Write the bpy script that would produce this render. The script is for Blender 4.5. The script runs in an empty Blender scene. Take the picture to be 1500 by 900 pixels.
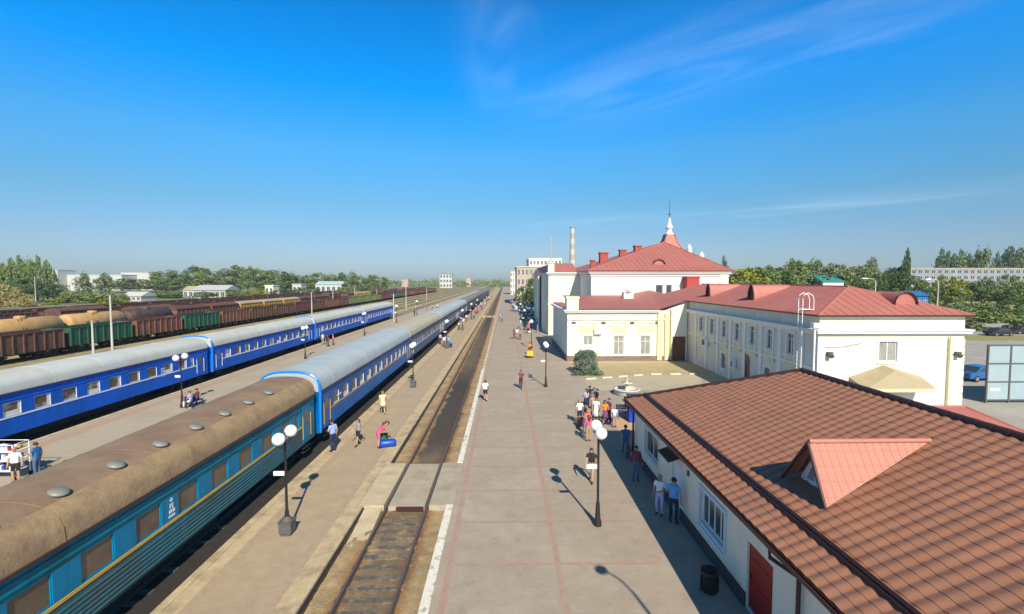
import bpy, bmesh, math, random
from mathutils import Vector, Matrix
R = math.radians
random.seed(7)
scene = bpy.context.scene
col = scene.collection

# ------------------------------------------------------------------ camera, sky, sun, exposure
FPX, HC, VX, HY = 700.0, 9.7, 740.0, 411.0
PITCH, YAW = math.atan((450 - HY) / FPX), math.atan((750 - VX) / FPX)
cam_d = bpy.data.cameras.new('camera'); cam = bpy.data.objects.new('camera', cam_d); col.objects.link(cam)
cam.location = (0, 0, HC); cam.rotation_euler = (R(90) - PITCH, 0, -YAW)
cam_d.sensor_width = 36; cam_d.lens = 36 * FPX / 1500; cam_d.clip_start = .1; cam_d.clip_end = 9000
scene.camera = cam
SUNV = Vector((.30, -1.28, 1.0)).normalized()          # towards the sun
ELEV = math.asin(SUNV.z); AZ = math.atan2(SUNV.x, SUNV.y)
w = bpy.data.worlds.new('World'); scene.world = w; w.use_nodes = True
nt = w.node_tree; N = nt.nodes; L = nt.links
N.clear()
def nd(tree, t, **k):
    n = tree.nodes.new(t)
    for a, b in k.items(): setattr(n, a, b)
    return n
def sm(tree, op, a, b=None, c=None):
    n = nd(tree, 'ShaderNodeMath', operation=op)
    for i, v in enumerate((a, b, c)):
        if v is None: continue
        if isinstance(v, (int, float)): n.inputs[i].default_value = v
        else: tree.links.new(v, n.inputs[i])
    return n.outputs[0]
out = nd(nt, 'ShaderNodeOutputWorld'); bg = nd(nt, 'ShaderNodeBackground')
sky = nd(nt, 'ShaderNodeTexSky', sky_type='NISHITA', sun_disc=False, sun_elevation=ELEV, sun_rotation=AZ, altitude=0, air_density=1.0, dust_density=.6, ozone_density=2.2)
hs = nd(nt, 'ShaderNodeHueSaturation'); hs.inputs['Saturation'].default_value = 1.22; hs.inputs['Value'].default_value = 1.0
L.new(sky.outputs[0], hs.inputs['Color'])
tc = nd(nt, 'ShaderNodeTexCoord'); sp = nd(nt, 'ShaderNodeSeparateXYZ'); L.new(tc.outputs['Generated'], sp.inputs[0])
zz = sm(nt, 'MAXIMUM', sp.outputs[2], .04)
U = sm(nt, 'DIVIDE', sp.outputs[0], zz); V = sm(nt, 'DIVIDE', sp.outputs[1], zz)
def streak(u0, v0, u1, v1, wid, scl, lo, hi, amt):
    d = Vector((u1 - u0, v1 - v0)); ln = d.length; d /= ln
    du = sm(nt, 'SUBTRACT', U, u0); dv = sm(nt, 'SUBTRACT', V, v0)
    al = sm(nt, 'ADD', sm(nt, 'MULTIPLY', du, d.x), sm(nt, 'MULTIPLY', dv, d.y))
    ac = sm(nt, 'SUBTRACT', sm(nt, 'MULTIPLY', du, -d.y), sm(nt, 'MULTIPLY', dv, -d.x))
    g = sm(nt, 'EXPONENT', sm(nt, 'MULTIPLY', sm(nt, 'POWER', sm(nt, 'ABSOLUTE', sm(nt, 'DIVIDE', ac, wid)), 2), -1))
    ce = sm(nt, 'DIVIDE', sm(nt, 'SUBTRACT', al, ln / 2), ln * .6)
    g2 = sm(nt, 'EXPONENT', sm(nt, 'MULTIPLY', sm(nt, 'POWER', sm(nt, 'ABSOLUTE', ce), 4), -1))
    cb = nd(nt, 'ShaderNodeCombineXYZ'); L.new(sm(nt, 'MULTIPLY', al, scl * .45), cb.inputs[0]); L.new(sm(nt, 'MULTIPLY', ac, scl * 1.6), cb.inputs[1])
    no = nd(nt, 'ShaderNodeTexNoise'); no.inputs['Scale'].default_value = 1; no.inputs['Detail'].default_value = 4; no.inputs['Roughness'].default_value = .55; no.inputs['Distortion'].default_value = .8
    L.new(cb.outputs[0], no.inputs['Vector'])
    mr = nd(nt, 'ShaderNodeMapRange', interpolation_type='SMOOTHSTEP'); mr.inputs[1].default_value = lo; mr.inputs[2].default_value = hi; L.new(no.outputs[0], mr.inputs[0])
    return sm(nt, 'MULTIPLY', sm(nt, 'MULTIPLY', mr.outputs[0], amt), sm(nt, 'MULTIPLY', g, g2))
c1 = streak(.35, 2.9, 1.6, 1.55, .42, 1.8, .2, .95, .24)
c2 = streak(-.05, 2.7, .0, 1.5, .12, 2.0, .25, .8, .16)
c3 = streak(1.0, 9.0, 5.5, 5.5, .9, .8, .3, .85, .20)
cl = sm(nt, 'ADD', c1, sm(nt, 'ADD', c2, c3))
mixc = nd(nt, 'ShaderNodeMix', data_type='RGBA'); mixc.inputs[7].default_value = (7.2, 8.2, 9.2, 1)
ramp = nd(nt, 'ShaderNodeValToRGB'); L.new(sp.outputs[2], ramp.inputs[0])
for i, (p_, c_) in enumerate(((0.0, (.225, .29, .43)), (.075, (.25, .305, .40)), (.15, (.24, .38, .43)), (.25, (.20, .52, .62)), (.36, (.0, .59, .87)), (.47, (.0, .54, .80)), (.62, (.09, .24, .31)), (1.0, (.10, .10, .12)))):
    e_ = ramp.color_ramp.elements[i] if i < 2 else ramp.color_ramp.elements.new(p_)
    e_.position = p_; e_.color = (*c_, 1)
gr = nd(nt, 'ShaderNodeVectorMath', operation='MULTIPLY'); L.new(hs.outputs[0], gr.inputs[0]); L.new(ramp.outputs[0], gr.inputs[1])
g2x = nd(nt, 'ShaderNodeVectorMath', operation='SCALE'); L.new(gr.outputs[0], g2x.inputs[0]); g2x.inputs['Scale'].default_value = 2.0
L.new(cl, mixc.inputs[0]); L.new(g2x.outputs[0], mixc.inputs[6])
L.new(mixc.outputs[2], bg.inputs[0]); bg.inputs[1].default_value = .105
L.new(bg.outputs[0], out.inputs[0])
sd = bpy.data.lights.new('sun', 'SUN'); sd.energy = 5.0; sd.angle = R(.5); sd.color = (1, .89, .72)
so = bpy.data.objects.new('sun', sd); col.objects.link(so); so.rotation_euler = SUNV.to_track_quat('Z', 'Y').to_euler()
scene.view_settings.view_transform = 'Standard'; scene.view_settings.look = 'None'
scene.view_settings.exposure = .36; scene.view_settings.gamma = 1
scene.cycles.max_bounces = 6; scene.cycles.transparent_max_bounces = 6

# ------------------------------------------------------------------ pixel -> ground helper (camera is level enough for a pinhole)
_f = Vector((math.sin(YAW) * math.cos(PITCH), math.cos(YAW) * math.cos(PITCH), -math.sin(PITCH)))
_r = Vector((math.cos(YAW), -math.sin(YAW), 0)); _u = _r.cross(_f)
def _ray(px, py): return _f + _r * ((px - 750) / FPX) - _u * ((py - 450) / FPX)
def G(px, py, z=0.0):
    d = _ray(px, py); t = (z - HC) / d.z; return (d.x * t, d.y * t)
def AY(px, py, Y):
    d = _ray(px, py); t = Y / d.y; return (d.x * t, HC + d.z * t)

# ------------------------------------------------------------------ materials
MATS = {}
def mat(name, c, rough=.7, var=.12, scale=3.0, bump=0.0, bscale=None, metal=0.0, c2=None, c2s=.5, c2lo=.45, c2hi=.65, world=False, island=0.0, spec=None, grime=0.0, stain=0.0):
    if name in MATS: return MATS[name]
    m = bpy.data.materials.new(name); m.use_nodes = True; t = m.node_tree
    b = t.nodes['Principled BSDF']; b.inputs['Roughness'].default_value = rough; b.inputs['Metallic'].default_value = metal
    if spec is not None: b.inputs['Specular IOR Level'].default_value = spec
    if world: vec = nd(t, 'ShaderNodeNewGeometry').outputs['Position']
    else: vec = nd(t, 'ShaderNodeTexCoord').outputs['Object']
    n1 = nd(t, 'ShaderNodeTexNoise'); n1.inputs['Scale'].default_value = scale; n1.inputs['Detail'].default_value = 6; n1.inputs['Roughness'].default_value = .65
    t.links.new(vec, n1.inputs['Vector'])
    mr = nd(t, 'ShaderNodeMapRange'); mr.inputs[1].default_value = .25; mr.inputs[2].default_value = .75
    mr.inputs[3].default_value = 1 - var; mr.inputs[4].default_value = 1 + var
    t.links.new(n1.outputs[0], mr.inputs[0])
    colr = None
    base = nd(t, 'ShaderNodeRGB'); base.outputs[0].default_value = (*c, 1); colr = base.outputs[0]
    if c2 is not None:
        n2 = nd(t, 'ShaderNodeTexNoise'); n2.inputs['Scale'].default_value = c2s; n2.inputs['Detail'].default_value = 8; n2.inputs['Roughness'].default_value = .62
        t.links.new(vec, n2.inputs['Vector'])
        m2 = nd(t, 'ShaderNodeMapRange', interpolation_type='SMOOTHSTEP'); m2.inputs[1].default_value = c2lo; m2.inputs[2].default_value = c2hi
        t.links.new(n2.outputs[0], m2.inputs[0])
        mx = nd(t, 'ShaderNodeMix', data_type='RGBA'); t.links.new(m2.outputs[0], mx.inputs[0]); t.links.new(colr, mx.inputs[6]); mx.inputs[7].default_value = (*c2, 1)
        colr = mx.outputs[2]
    sc = nd(t, 'ShaderNodeVectorMath', operation='SCALE'); t.links.new(colr, sc.inputs[0]); t.links.new(mr.outputs[0], sc.inputs['Scale'])
    colr = sc.outputs[0]
    def mul(colr, tex, lo, hi, a, b_):
        q = nd(t, 'ShaderNodeMapRange', interpolation_type='SMOOTHSTEP'); q.inputs[1].default_value = lo; q.inputs[2].default_value = hi; q.inputs[3].default_value = a; q.inputs[4].default_value = b_
        t.links.new(tex, q.inputs[0]); v = nd(t, 'ShaderNodeVectorMath', operation='SCALE'); t.links.new(colr, v.inputs[0]); t.links.new(q.outputs[0], v.inputs['Scale']); return v.outputs[0]
    if grime:      # rain streaks and dirt running down the surface
        mp = nd(t, 'ShaderNodeMapping'); mp.inputs['Scale'].default_value = (2.2, 2.2, .22); t.links.new(vec, mp.inputs[0])
        n3 = nd(t, 'ShaderNodeTexNoise'); n3.inputs['Scale'].default_value = 1.6; n3.inputs['Detail'].default_value = 6; n3.inputs['Roughness'].default_value = .7; t.links.new(mp.outputs[0], n3.inputs['Vector'])
        colr = mul(colr, n3.outputs[0], .48, .75, 1, 1 - grime)
    if stain:      # spills, gum and patched spots
        n4 = nd(t, 'ShaderNodeTexNoise'); n4.inputs['Scale'].default_value = .9; n4.inputs['Detail'].default_value = 9; n4.inputs['Roughness'].default_value = .72; t.links.new(vec, n4.inputs['Vector'])
        colr = mul(colr, n4.outputs[0], .55, .72, 1, 1 - stain)
        br = nd(t, 'ShaderNodeTexBrick'); br.inputs['Scale'].default_value = 1; br.inputs['Brick Width'].default_value = 3.7; br.inputs['Row Height'].default_value = 1.44; br.inputs['Mortar Size'].default_value = .006; br.inputs['Color1'].default_value = (1, 1, 1, 1); br.inputs['Color2'].default_value = (.955, .955, .96, 1); br.inputs['Mortar'].default_value = (.975, .975, .975, 1); br.inputs['Bias'].default_value = -.3
        t.links.new(vec, br.inputs[0]); mx = nd(t, 'ShaderNodeMix', data_type='RGBA', blend_type='MULTIPLY'); mx.inputs[0].default_value = 1; t.links.new(colr, mx.inputs[6]); t.links.new(br.outputs[0], mx.inputs[7]); colr = mx.outputs[2]
    if island:
        ge = nd(t, 'ShaderNodeNewGeometry'); mi = nd(t, 'ShaderNodeMapRange'); mi.inputs[3].default_value = 1 - island; mi.inputs[4].default_value = 1 + island
        t.links.new(ge.outputs['Random Per Island'], mi.inputs[0])
        s2 = nd(t, 'ShaderNodeVectorMath', operation='SCALE'); t.links.new(colr, s2.inputs[0]); t.links.new(mi.outputs[0], s2.inputs['Scale']); colr = s2.outputs[0]
    t.links.new(colr, b.inputs['Base Color'])
    if bump:
        bn = nd(t, 'ShaderNodeTexNoise'); bn.inputs['Scale'].default_value = bscale or scale * 3; bn.inputs['Detail'].default_value = 5
        t.links.new(vec, bn.inputs['Vector'])
        bu = nd(t, 'ShaderNodeBump'); bu.inputs['Strength'].default_value = bump; bu.inputs['Distance'].default_value = .05
        t.links.new(bn.outputs[0], bu.inputs['Height']); t.links.new(bu.outputs[0], b.inputs['Normal'])
    MATS[name] = m; m['_c'] = 0
    return m
def add_brick(m, bw, bh, mort, dark, rot=0.0):
    """lay a faint paver bond over a material's colour"""
    t = m.node_tree; b = t.nodes['Principled BSDF']; src = b.inputs['Base Color'].links[0].from_socket
    ge = nd(t, 'ShaderNodeNewGeometry'); mp = nd(t, 'ShaderNodeMapping'); mp.inputs['Rotation'].default_value = (0, 0, rot)
    t.links.new(ge.outputs['Position'], mp.inputs[0])
    br = nd(t, 'ShaderNodeTexBrick'); br.inputs['Scale'].default_value = 1; br.inputs['Mortar Size'].default_value = mort
    br.inputs['Brick Width'].default_value = bw; br.inputs['Row Height'].default_value = bh
    br.inputs['Color1'].default_value = (1, 1, 1, 1); br.inputs['Color2'].default_value = (.95, .95, .95, 1); br.inputs['Mortar'].default_value = (dark, dark, dark, 1)
    t.links.new(mp.outputs[0], br.inputs[0])
    mx = nd(t, 'ShaderNodeMix', data_type='RGBA', blend_type='MULTIPLY'); mx.inputs[0].default_value = 1
    t.links.new(src, mx.inputs[6]); t.links.new(br.outputs[0], mx.inputs[7]); t.links.new(mx.outputs[2], b.inputs['Base Color'])

M_pave = mat('platform_paving', (.375, .312, .24), .85, .10, 1.5, .25, 30, stain=.22, c2=(.41, .345, .268), c2s=.35, world=True); add_brick(M_pave, .40, .20, .012, .91)
M_pave_l = mat('tan_paving', (.41, .325, .215), .85, .10, 1.5, .25, 30, stain=.16, c2=(.43, .335, .215), c2s=.3, world=True); add_brick(M_pave_l, .40, .20, .012, .92)
M_pave_far = mat('beige_paving', (.41, .35, .265), .85, .10, 1.2, .2, 25, c2=(.37, .315, .235), c2s=.3, world=True)
M_pink = mat('pink_paver', (.40, .25, .185), .85, .15, 4, world=True, c2=(.35, .285, .225), c2s=2.5)
M_pinkpale = mat('faded_pink_paver', (.40, .285, .195), .85, .15, 4, world=True, c2=(.38, .31, .22), c2s=2.0)
M_edge = mat('platform_edge_concrete', (.50, .40, .24), .9, .18, 2.5, .4, 20, c2=(.36, .28, .17), c2s=1.2, world=True)
M_white_kerb = mat('white_painted_kerb', (.72, .68, .58), .85, .12, 5, .4, 12, c2=(.42, .36, .27), c2s=3.0, c2lo=.52, c2hi=.62, world=True)
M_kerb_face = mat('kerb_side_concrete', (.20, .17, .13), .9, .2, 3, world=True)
M_ballast = mat('yard_ballast', (.30, .22, .135), .95, .3, 4, .9, 25, c2=(.40, .32, .18), c2s=.12, c2lo=.4, c2hi=.6, world=True)
M_yard = mat('dry_yard_grass', (.37, .315, .14), .95, .3, 1.5, .6, 10, c2=(.29, .22, .12), c2s=.08, c2lo=.42, c2hi=.58, world=True)
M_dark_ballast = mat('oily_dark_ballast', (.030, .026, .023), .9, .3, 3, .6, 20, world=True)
M_earth = mat('town_ground', (.15, .17, .07), .95, .3, .08, .3, 2, c2=(.24, .22, .11), c2s=.015, world=True)
M_asph = mat('pale_asphalt', (.33, .31, .27), .9, .12, .8, .2, 30, c2=(.40, .37, .31), c2s=.15, world=True)
M_court = mat('courtyard_tan_paving', (.44, .385, .275), .9, .12, 1.2, .2, 20, c2=(.40, .35, .255), c2s=.25, world=True)
M_lawn = mat('dry_lawn', (.27, .27, .07), .95, .25, 2, .5, 20, world=True)
M_conc = mat('concrete', (.45, .41, .33), .9, .15, 2.5, .3, 20, c2=(.33, .29, .22), c2s=.8, world=True)
M_cross = mat('crossing_concrete', (.40, .34, .25), .9, .14, 2, .4, 15, c2=(.33, .28, .21), c2s=.7, world=True)
M_conc2 = mat('pale_kerb_concrete', (.60, .55, .45), .9, .12, 3, world=True)
M_sand = mat('sandy_concrete', (.52, .43, .28), .9, .14, 2, .4, 15, c2=(.44, .36, .23), c2s=.9, world=True)
M_sleeper = mat('worn_sleeper', (.115, .10, .085), .95, .35, 6, .6, 30, c2=(.26, .20, .13), c2s=1.5, world=True)
M_rail = mat('rusty_rail', (.075, .05, .04), .7, .25, 5, world=True)
M_railtop = mat('worn_rail_head', (.14, .115, .105), .55, .1, 8, world=True, metal=.3)
M_black = mat('black_iron', (.018, .018, .02), .45, .2, 8)
M_dkmetal = mat('dark_underframe', (.022, .020, .018), .7, .35, 4)
M_grey_box = mat('grey_post_base', (.10, .095, .09), .7, .15, 6)
M_globe = mat('white_glass_globe', (.86, .86, .83), .25, .02, 2)
M_whiteplate = mat('white_plate', (.82, .82, .82), .5, .04, 4)
M_cream = mat('cream_plaster', (.84, .785, .62), .85, .05, 1.2, c2=(.79, .72, .55), c2s=.5, c2lo=.5, c2hi=.75, grime=.10)
M_pale = mat('pale_yellow_plaster', (.84, .785, .63), .85, .06, 1.0, c2=(.80, .74, .58), c2s=.6, grime=.10)
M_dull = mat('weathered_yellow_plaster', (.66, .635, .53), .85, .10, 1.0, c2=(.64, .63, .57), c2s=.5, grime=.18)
M_yellow = mat('yellow_plaster', (.74, .645, .38), .85, .08, 1.0, c2=(.68, .58, .36), c2s=.6)
M_whitew = mat('white_plaster', (.80, .765, .66), .8, .05, 1.2, grime=.10)
M_wcorn = mat('white_cornice', (.78, .76, .71), .8, .05, 2)
M_plinth = mat('brown_plinth', (.22, .15, .11), .85, .15, 3)
M_dkplinth = mat('dark_plinth', (.07, .065, .06), .85, .2, 3)
M_glass = mat('window_glass', (.05, .065, .075), .12, .2, .7)
M_glass2 = mat('curtained_glass', (.30, .30, .27), .25, .3, 1.3)
M_frame = mat('white_window_frame', (.80, .80, .79), .5, .04, 3)
M_bluew = mat('pale_blue_frame', (.55, .66, .80), .5, .04, 3)
M_wooddoor = mat('brown_wood_gate', (.20, .07, .03), .6, .2, 3)
M_reddoor = mat('red_steel_door', (.30, .012, .012), .45, .08, 2)
M_tile = mat('brown_red_metal_tile', (.335, .150, .086), .65, .12, 1.0, c2=(.30, .140, .085), c2s=.45, grime=.14, island=0.0)
M_tile2 = mat('pinkish_red_roof_sheet', (.43, .15, .118), .6, .08, .6, c2=(.40, .135, .105), c2s=.25, grime=.1)
M_dtile = mat('dormer_red_tile', (.44, .18, .128), .6, .08, 1.0)
M_trim = mat('dark_brown_trim', (.055, .022, .018), .5, .15, 3)
M_redbrick = mat('red_brick', (.36, .075, .05), .85, .2, 4)
M_canopy = mat('tan_canopy_sheet', (.38, .31, .19), .6, .1, 2)
M_panelg = mat('blue_grey_translucent_panel', (.33, .42, .45), .3, .08, 1)
M_carblue = mat('blue_car_paint', (.02, .12, .36), .25, .05, 2)
M_cardark = mat('dark_car_paint', (.03, .03, .045), .25, .05, 2)
M_carwhite = mat('white_car_paint', (.7, .7, .7), .25, .05, 2)
M_tyre = mat('tyre', (.02, .02, .02), .8, .1, 5)
M_trunk = mat('bark', (.13, .10, .075), .95, .3, 4)
def leaf(name, c): return mat(name, c, .75, .25, .35, island=.38, spec=.15)
M_lf = {'mid': leaf('mid_green_leaves', (.175, .235, .070)), 'dark': leaf('dark_green_leaves', (.105, .16, .055)), 'pale': leaf('grey_green_leaves', (.205, .25, .115)),
        'lime': leaf('yellow_green_leaves', (.27, .28, .035)), 'ochre': leaf('ochre_leaves', (.40, .33, .12)), 'spruce': leaf('blue_green_needles', (.16, .22, .155))}

# ------------------------------------------------------------------ mesh builder
class MB:
    def __init__(s): s.v = []; s.f = []; s.m = []; s.sm = []
    def face(s, pts, mi=0, smooth=False):
        i = len(s.v); s.v += [tuple(p) for p in pts]; s.f.append(tuple(range(i, i + len(pts)))); s.m.append(mi); s.sm.append(smooth); return s
    def mesh_in(s, vs, fs, mi=0, smooth=False):
        i = len(s.v); s.v += [tuple(p) for p in vs]
        for q in fs: s.f.append(tuple(i + k for k in q)); s.m.append(mi); s.sm.append(smooth)
        return s
    def box(s, x0, x1, y0, y1, z0, z1, mi=0):
        vs = [(x, y, z) for z in (z0, z1) for y in (y0, y1) for x in (x0, x1)]
        return s.mesh_in(vs, [(0, 2, 3, 1), (4, 5, 7, 6), (0, 1, 5, 4), (2, 6, 7, 3), (0, 4, 6, 2), (1, 3, 7, 5)], mi)
    def tube(s, pts, r, n=8, mi=0, smooth=True, cap=True):
        pts = [Vector(p) for p in pts]; rr = r if isinstance(r, (list, tuple)) else [r] * len(pts)
        vs = []; fs = []
        for i, p in enumerate(pts):
            d = (pts[min(i + 1, len(pts) - 1)] - pts[max(i - 1, 0)]).normalized()
            a = Vector((0, 0, 1)) if abs(d.z) < .9 else Vector((1, 0, 0))
            e1 = d.cross(a).normalized(); e2 = d.cross(e1)
            for k in range(n):
                t = 2 * math.pi * k / n; vs.append(p + (e1 * math.cos(t) + e2 * math.sin(t)) * rr[i])
        for i in range(len(pts) - 1):
            for k in range(n): fs.append((i * n + k, i * n + (k + 1) % n, (i + 1) * n + (k + 1) % n, (i + 1) * n + k))
        s.mesh_in(vs, fs, mi, smooth)
        if cap:
            s.face([vs[k] for k in range(n)], mi); s.face([vs[len(vs) - 1 - k] for k in range(n)], mi)
        return s
    def lathe(s, prof, n=16, c=(0, 0, 0), mi=0, smooth=True):
        vs = []; fs = []
        for (r, z) in prof:
            for k in range(n):
                t = 2 * math.pi * k / n; vs.append((c[0] + r * math.cos(t), c[1] + r * math.sin(t), c[2] + z))
        for i in range(len(prof) - 1):
            for k in range(n): fs.append((i * n + k, i * n + (k + 1) % n, (i + 1) * n + (k + 1) % n, (i + 1) * n + k))
        return s.mesh_in(vs, fs, mi, smooth)
    def ball(s, c, r, n=14, m=9, mi=0, sq=1.0):
        return s.lathe([(max(1e-4, r * math.sin(math.pi * i / m)), -r * sq * math.cos(math.pi * i / m)) for i in range(m + 1)], n, c, mi)
    def extr(s, prof, y0, y1, mi=0, smooth=False, closed=True):
        """profile of (x, z) swept along y"""
        n = len(prof); vs = [(x, y0, z) for x, z in prof] + [(x, y1, z) for x, z in prof]
        fs = [(k, (k + 1) % n, n + (k + 1) % n, n + k) for k in range(n if closed else n - 1)]
        s.mesh_in(vs, fs, mi, smooth)
        if closed: s.face(vs[:n][::-1], mi); s.face(vs[n:], mi)
        return s
    def me(s, name, mats):
        me = bpy.data.meshes.new(name); me.from_pydata(s.v, [], s.f)
        for m in (mats if isinstance(mats, (list, tuple)) else [mats]): me.materials.append(m)
        me.polygons.foreach_set('material_index', s.m); me.polygons.foreach_set('use_smooth', s.sm)
        bm = bmesh.new(); bm.from_mesh(me); bmesh.ops.recalc_face_normals(bm, faces=bm.faces); bm.to_mesh(me); bm.free()
        me.update(); return me
    def build(s, name, mats, parent=None, loc=(0, 0, 0), rz=0.0):
        o = bpy.data.objects.new(name, s.me(name, mats)); col.objects.link(o)
        o.location = loc; o.rotation_euler.z = rz
        if parent is not None: o.parent = parent
        return o
def tag(o, label, cat, group=None):
    o['label'] = label; o['category'] = cat
    if group: o['group'] = group
    return o
def struct(o): o['kind'] = 'structure'; return o
def thing(name, loc, label, cat, group=None, rz=0.0):
    o = bpy.data.objects.new(name, None); o.empty_display_size = .3; col.objects.link(o); o.location = loc; o.rotation_euler.z = rz
    return tag(o, label, cat, group)
KIDS = {}
def kids(o): return [c for c in bpy.data.objects if c.parent == o]
def copy_tree(o, parent=None, ch=None):
    c = o.copy(); col.objects.link(c)
    if parent is not None: c.parent = parent
    for k in kids(o): copy_tree(k, c)
    return c
def dup(o, loc, label, cat=None, group=None, rz=None):
    c = copy_tree(o); c.location = loc; c['label'] = label
    if cat: c['category'] = cat
    if group: c['group'] = group
    if rz is not None: c.rotation_euler.z = rz
    return c

# ------------------------------------------------------------------ the setting: ground, yard, platforms
def sheet(name, x0, x1, y0, y1, z, m):
    nx = ny = 1
    return struct(MB().face([(x0, y0, z), (x1, y0, z), (x1, y1, z), (x0, y1, z)]).build(name, m))
sheet('ground', -3500, 3500, -300, 5000, -.45, M_earth)
sheet('rail_yard', -118, -34.2, -40, 1400, -.40, M_yard)
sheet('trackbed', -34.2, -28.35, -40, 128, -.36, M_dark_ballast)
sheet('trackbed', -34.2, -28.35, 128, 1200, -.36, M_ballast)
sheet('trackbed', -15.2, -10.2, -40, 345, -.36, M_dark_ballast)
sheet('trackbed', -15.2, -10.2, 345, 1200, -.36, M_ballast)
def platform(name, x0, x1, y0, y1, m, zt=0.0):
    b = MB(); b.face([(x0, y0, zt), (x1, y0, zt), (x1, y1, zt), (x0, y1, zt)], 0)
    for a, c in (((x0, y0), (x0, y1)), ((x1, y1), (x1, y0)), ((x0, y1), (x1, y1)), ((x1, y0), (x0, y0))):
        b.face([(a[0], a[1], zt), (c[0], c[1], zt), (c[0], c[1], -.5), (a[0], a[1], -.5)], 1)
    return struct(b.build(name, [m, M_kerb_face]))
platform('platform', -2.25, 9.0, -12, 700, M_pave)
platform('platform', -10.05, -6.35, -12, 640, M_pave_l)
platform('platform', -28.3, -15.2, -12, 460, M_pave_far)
sheet('forecourt', 9.0, 140, -12, 86, -.02, M_asph)
sheet('street', 46, 260, 86, 112, -.03, M_asph)
# edge stones
b = MB(); 
for y0, y1 in ((-12, 20.2), (25.0, 52)): b.box(-2.56, -2.253, y0, y1, -.4, .03)
struct(b.build('platform_kerb', M_white_kerb))
b = MB()
for y0, y1 in ((52, 128.5), (132.5, 700)): b.box(-2.52, -2.253, y0, y1, -.4, .03)
struct(b.build('platform_kerb', mat('worn_pale_kerb', (.56, .49, .36), .9, .15, 2, .4, 20, c2=(.45, .37, .25), c2s=.5, world=True)))
b = MB(); b.box(-10.35, -10.053, -12, 640, -.4, .02)
for y0, y1 in ((-12, 20.2), (25.0, 128.5), (132.5, 640)): b.box(-6.347, -6.12, y0, y1, -.4, .02)
b.box(-28.7, -28.303, -12, 460, -.4, .02); b.box(-15.197, -14.95, -12, 460, -.4, .02)
struct(b.build('platform_kerb', M_edge))
b = MB()
def strip(b, x0, x1, y0, y1, z=.004, mi=0): b.face([(x0, y0, z), (x1, y0, z), (x1, y1, z), (x0, y1, z)], mi)
for x in (-1.90, 1.80): strip(b, x - .10, x + .10, -12, 600)
y = 12.95
while y < 150:
    for xa, xb in ((-1.79, 1.69), (1.91, 5.2)): strip(b, xa, xb, y - .075, y + .075)
    y += 2.88
struct(b.build('paving_line', M_pinkpale if False else M_pink))
b = MB()
strip(b, -9.55, -9.25, -12, 600); strip(b, -7.15, -6.85, -12, 600); strip(b, -27.9, -27.0, -12, 420)
struct(b.build('paving_line', M_pinkpale))
b = MB(); strip(b, -10.04, -9.56, -12, 600); strip(b, -6.84, -6.36, -12, 600)
struct(b.build('paving_border', M_edge))

# middle track bed with an oil-blackened strip between the rails
XT = -4.28; HG = .87
def middle_bed():
    m = mat('track_ballast', (.40, .29, .155), .95, .30, 3, .9, 22, c2=(.30, .22, .125), c2s=.7, c2lo=.42, c2hi=.6, world=True)
    t = m.node_tree; bs = t.nodes['Principled BSDF']; src = bs.inputs['Base Color'].links[0].from_socket
    ge = nd(t, 'ShaderNodeNewGeometry'); s = nd(t, 'ShaderNodeSeparateXYZ'); t.links.new(ge.outputs['Position'], s.inputs[0])
    n = nd(t, 'ShaderNodeTexNoise'); n.inputs['Scale'].default_value = .8; n.inputs['Detail'].default_value = 5; t.links.new(ge.outputs['Position'], n.inputs['Vector'])
    xo = sm(t, 'ADD', sm(t, 'ABSOLUTE', sm(t, 'SUBTRACT', s.outputs[0], XT + .15)), sm(t, 'MULTIPLY', sm(t, 'SUBTRACT', n.outputs[0], .5), .9))
    mx = nd(t, 'ShaderNodeMapRange', interpolation_type='SMOOTHSTEP'); mx.inputs[1].default_value = .62; mx.inputs[2].default_value = 1.0; mx.inputs[3].default_value = 1; mx.inputs[4].default_value = 0; t.links.new(xo, mx.inputs[0])
    cr = nd(t, 'ShaderNodeValToRGB'); t.links.new(sm(t, 'DIVIDE', s.outputs[1], 200), cr.inputs[0])
    e = cr.color_ramp.elements; e[0].position = .12; e[0].color = (.50,) * 3 + (1,); e[1].position = .145; e[1].color = (.93,) * 3 + (1,)
    for p, v in ((.23, 1.0), (.28, .72), (.42, .78), (.55, .95), (.62, 1.0), (.66, .75), (1, .85)):
        q = cr.color_ramp.elements.new(p); q.color = (v, v, v, 1)
    # rust that bleeds from the rails into the stones
    dr = sm(t, 'ABSOLUTE', sm(t, 'SUBTRACT', sm(t, 'ABSOLUTE', sm(t, 'SUBTRACT', s.outputs[0], XT)), HG + .04)); rn = nd(t, 'ShaderNodeTexNoise'); rn.inputs['Scale'].default_value = 4; rn.inputs['Detail'].default_value = 5; t.links.new(ge.outputs['Position'], rn.inputs['Vector'])
    rf = nd(t, 'ShaderNodeMapRange', interpolation_type='SMOOTHSTEP'); rf.inputs[1].default_value = .08; rf.inputs[2].default_value = .42; rf.inputs[3].default_value = .9; rf.inputs[4].default_value = 0; t.links.new(sm(t, 'ADD', dr, sm(t, 'MULTIPLY', sm(t, 'SUBTRACT', rn.outputs[0], .5), .5)), rf.inputs[0])
    mr_ = nd(t, 'ShaderNodeMix', data_type='RGBA'); t.links.new(rf.outputs[0], mr_.inputs[0]); t.links.new(src, mr_.inputs[6]); mr_.inputs[7].default_value = (.30, .155, .055, 1); src = mr_.outputs[2]
    fac = sm(t, 'MULTIPLY', mx.outputs[0], cr.outputs[0])
    mm = nd(t, 'ShaderNodeMix', data_type='RGBA'); t.links.new(fac, mm.inputs[0]); t.links.new(src, mm.inputs[6]); mm.inputs[7].default_value = (.045, .038, .033, 1)
    t.links.new(mm.outputs[2], bs.inputs['Base Color']); return m
M_mid = middle_bed()
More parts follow.
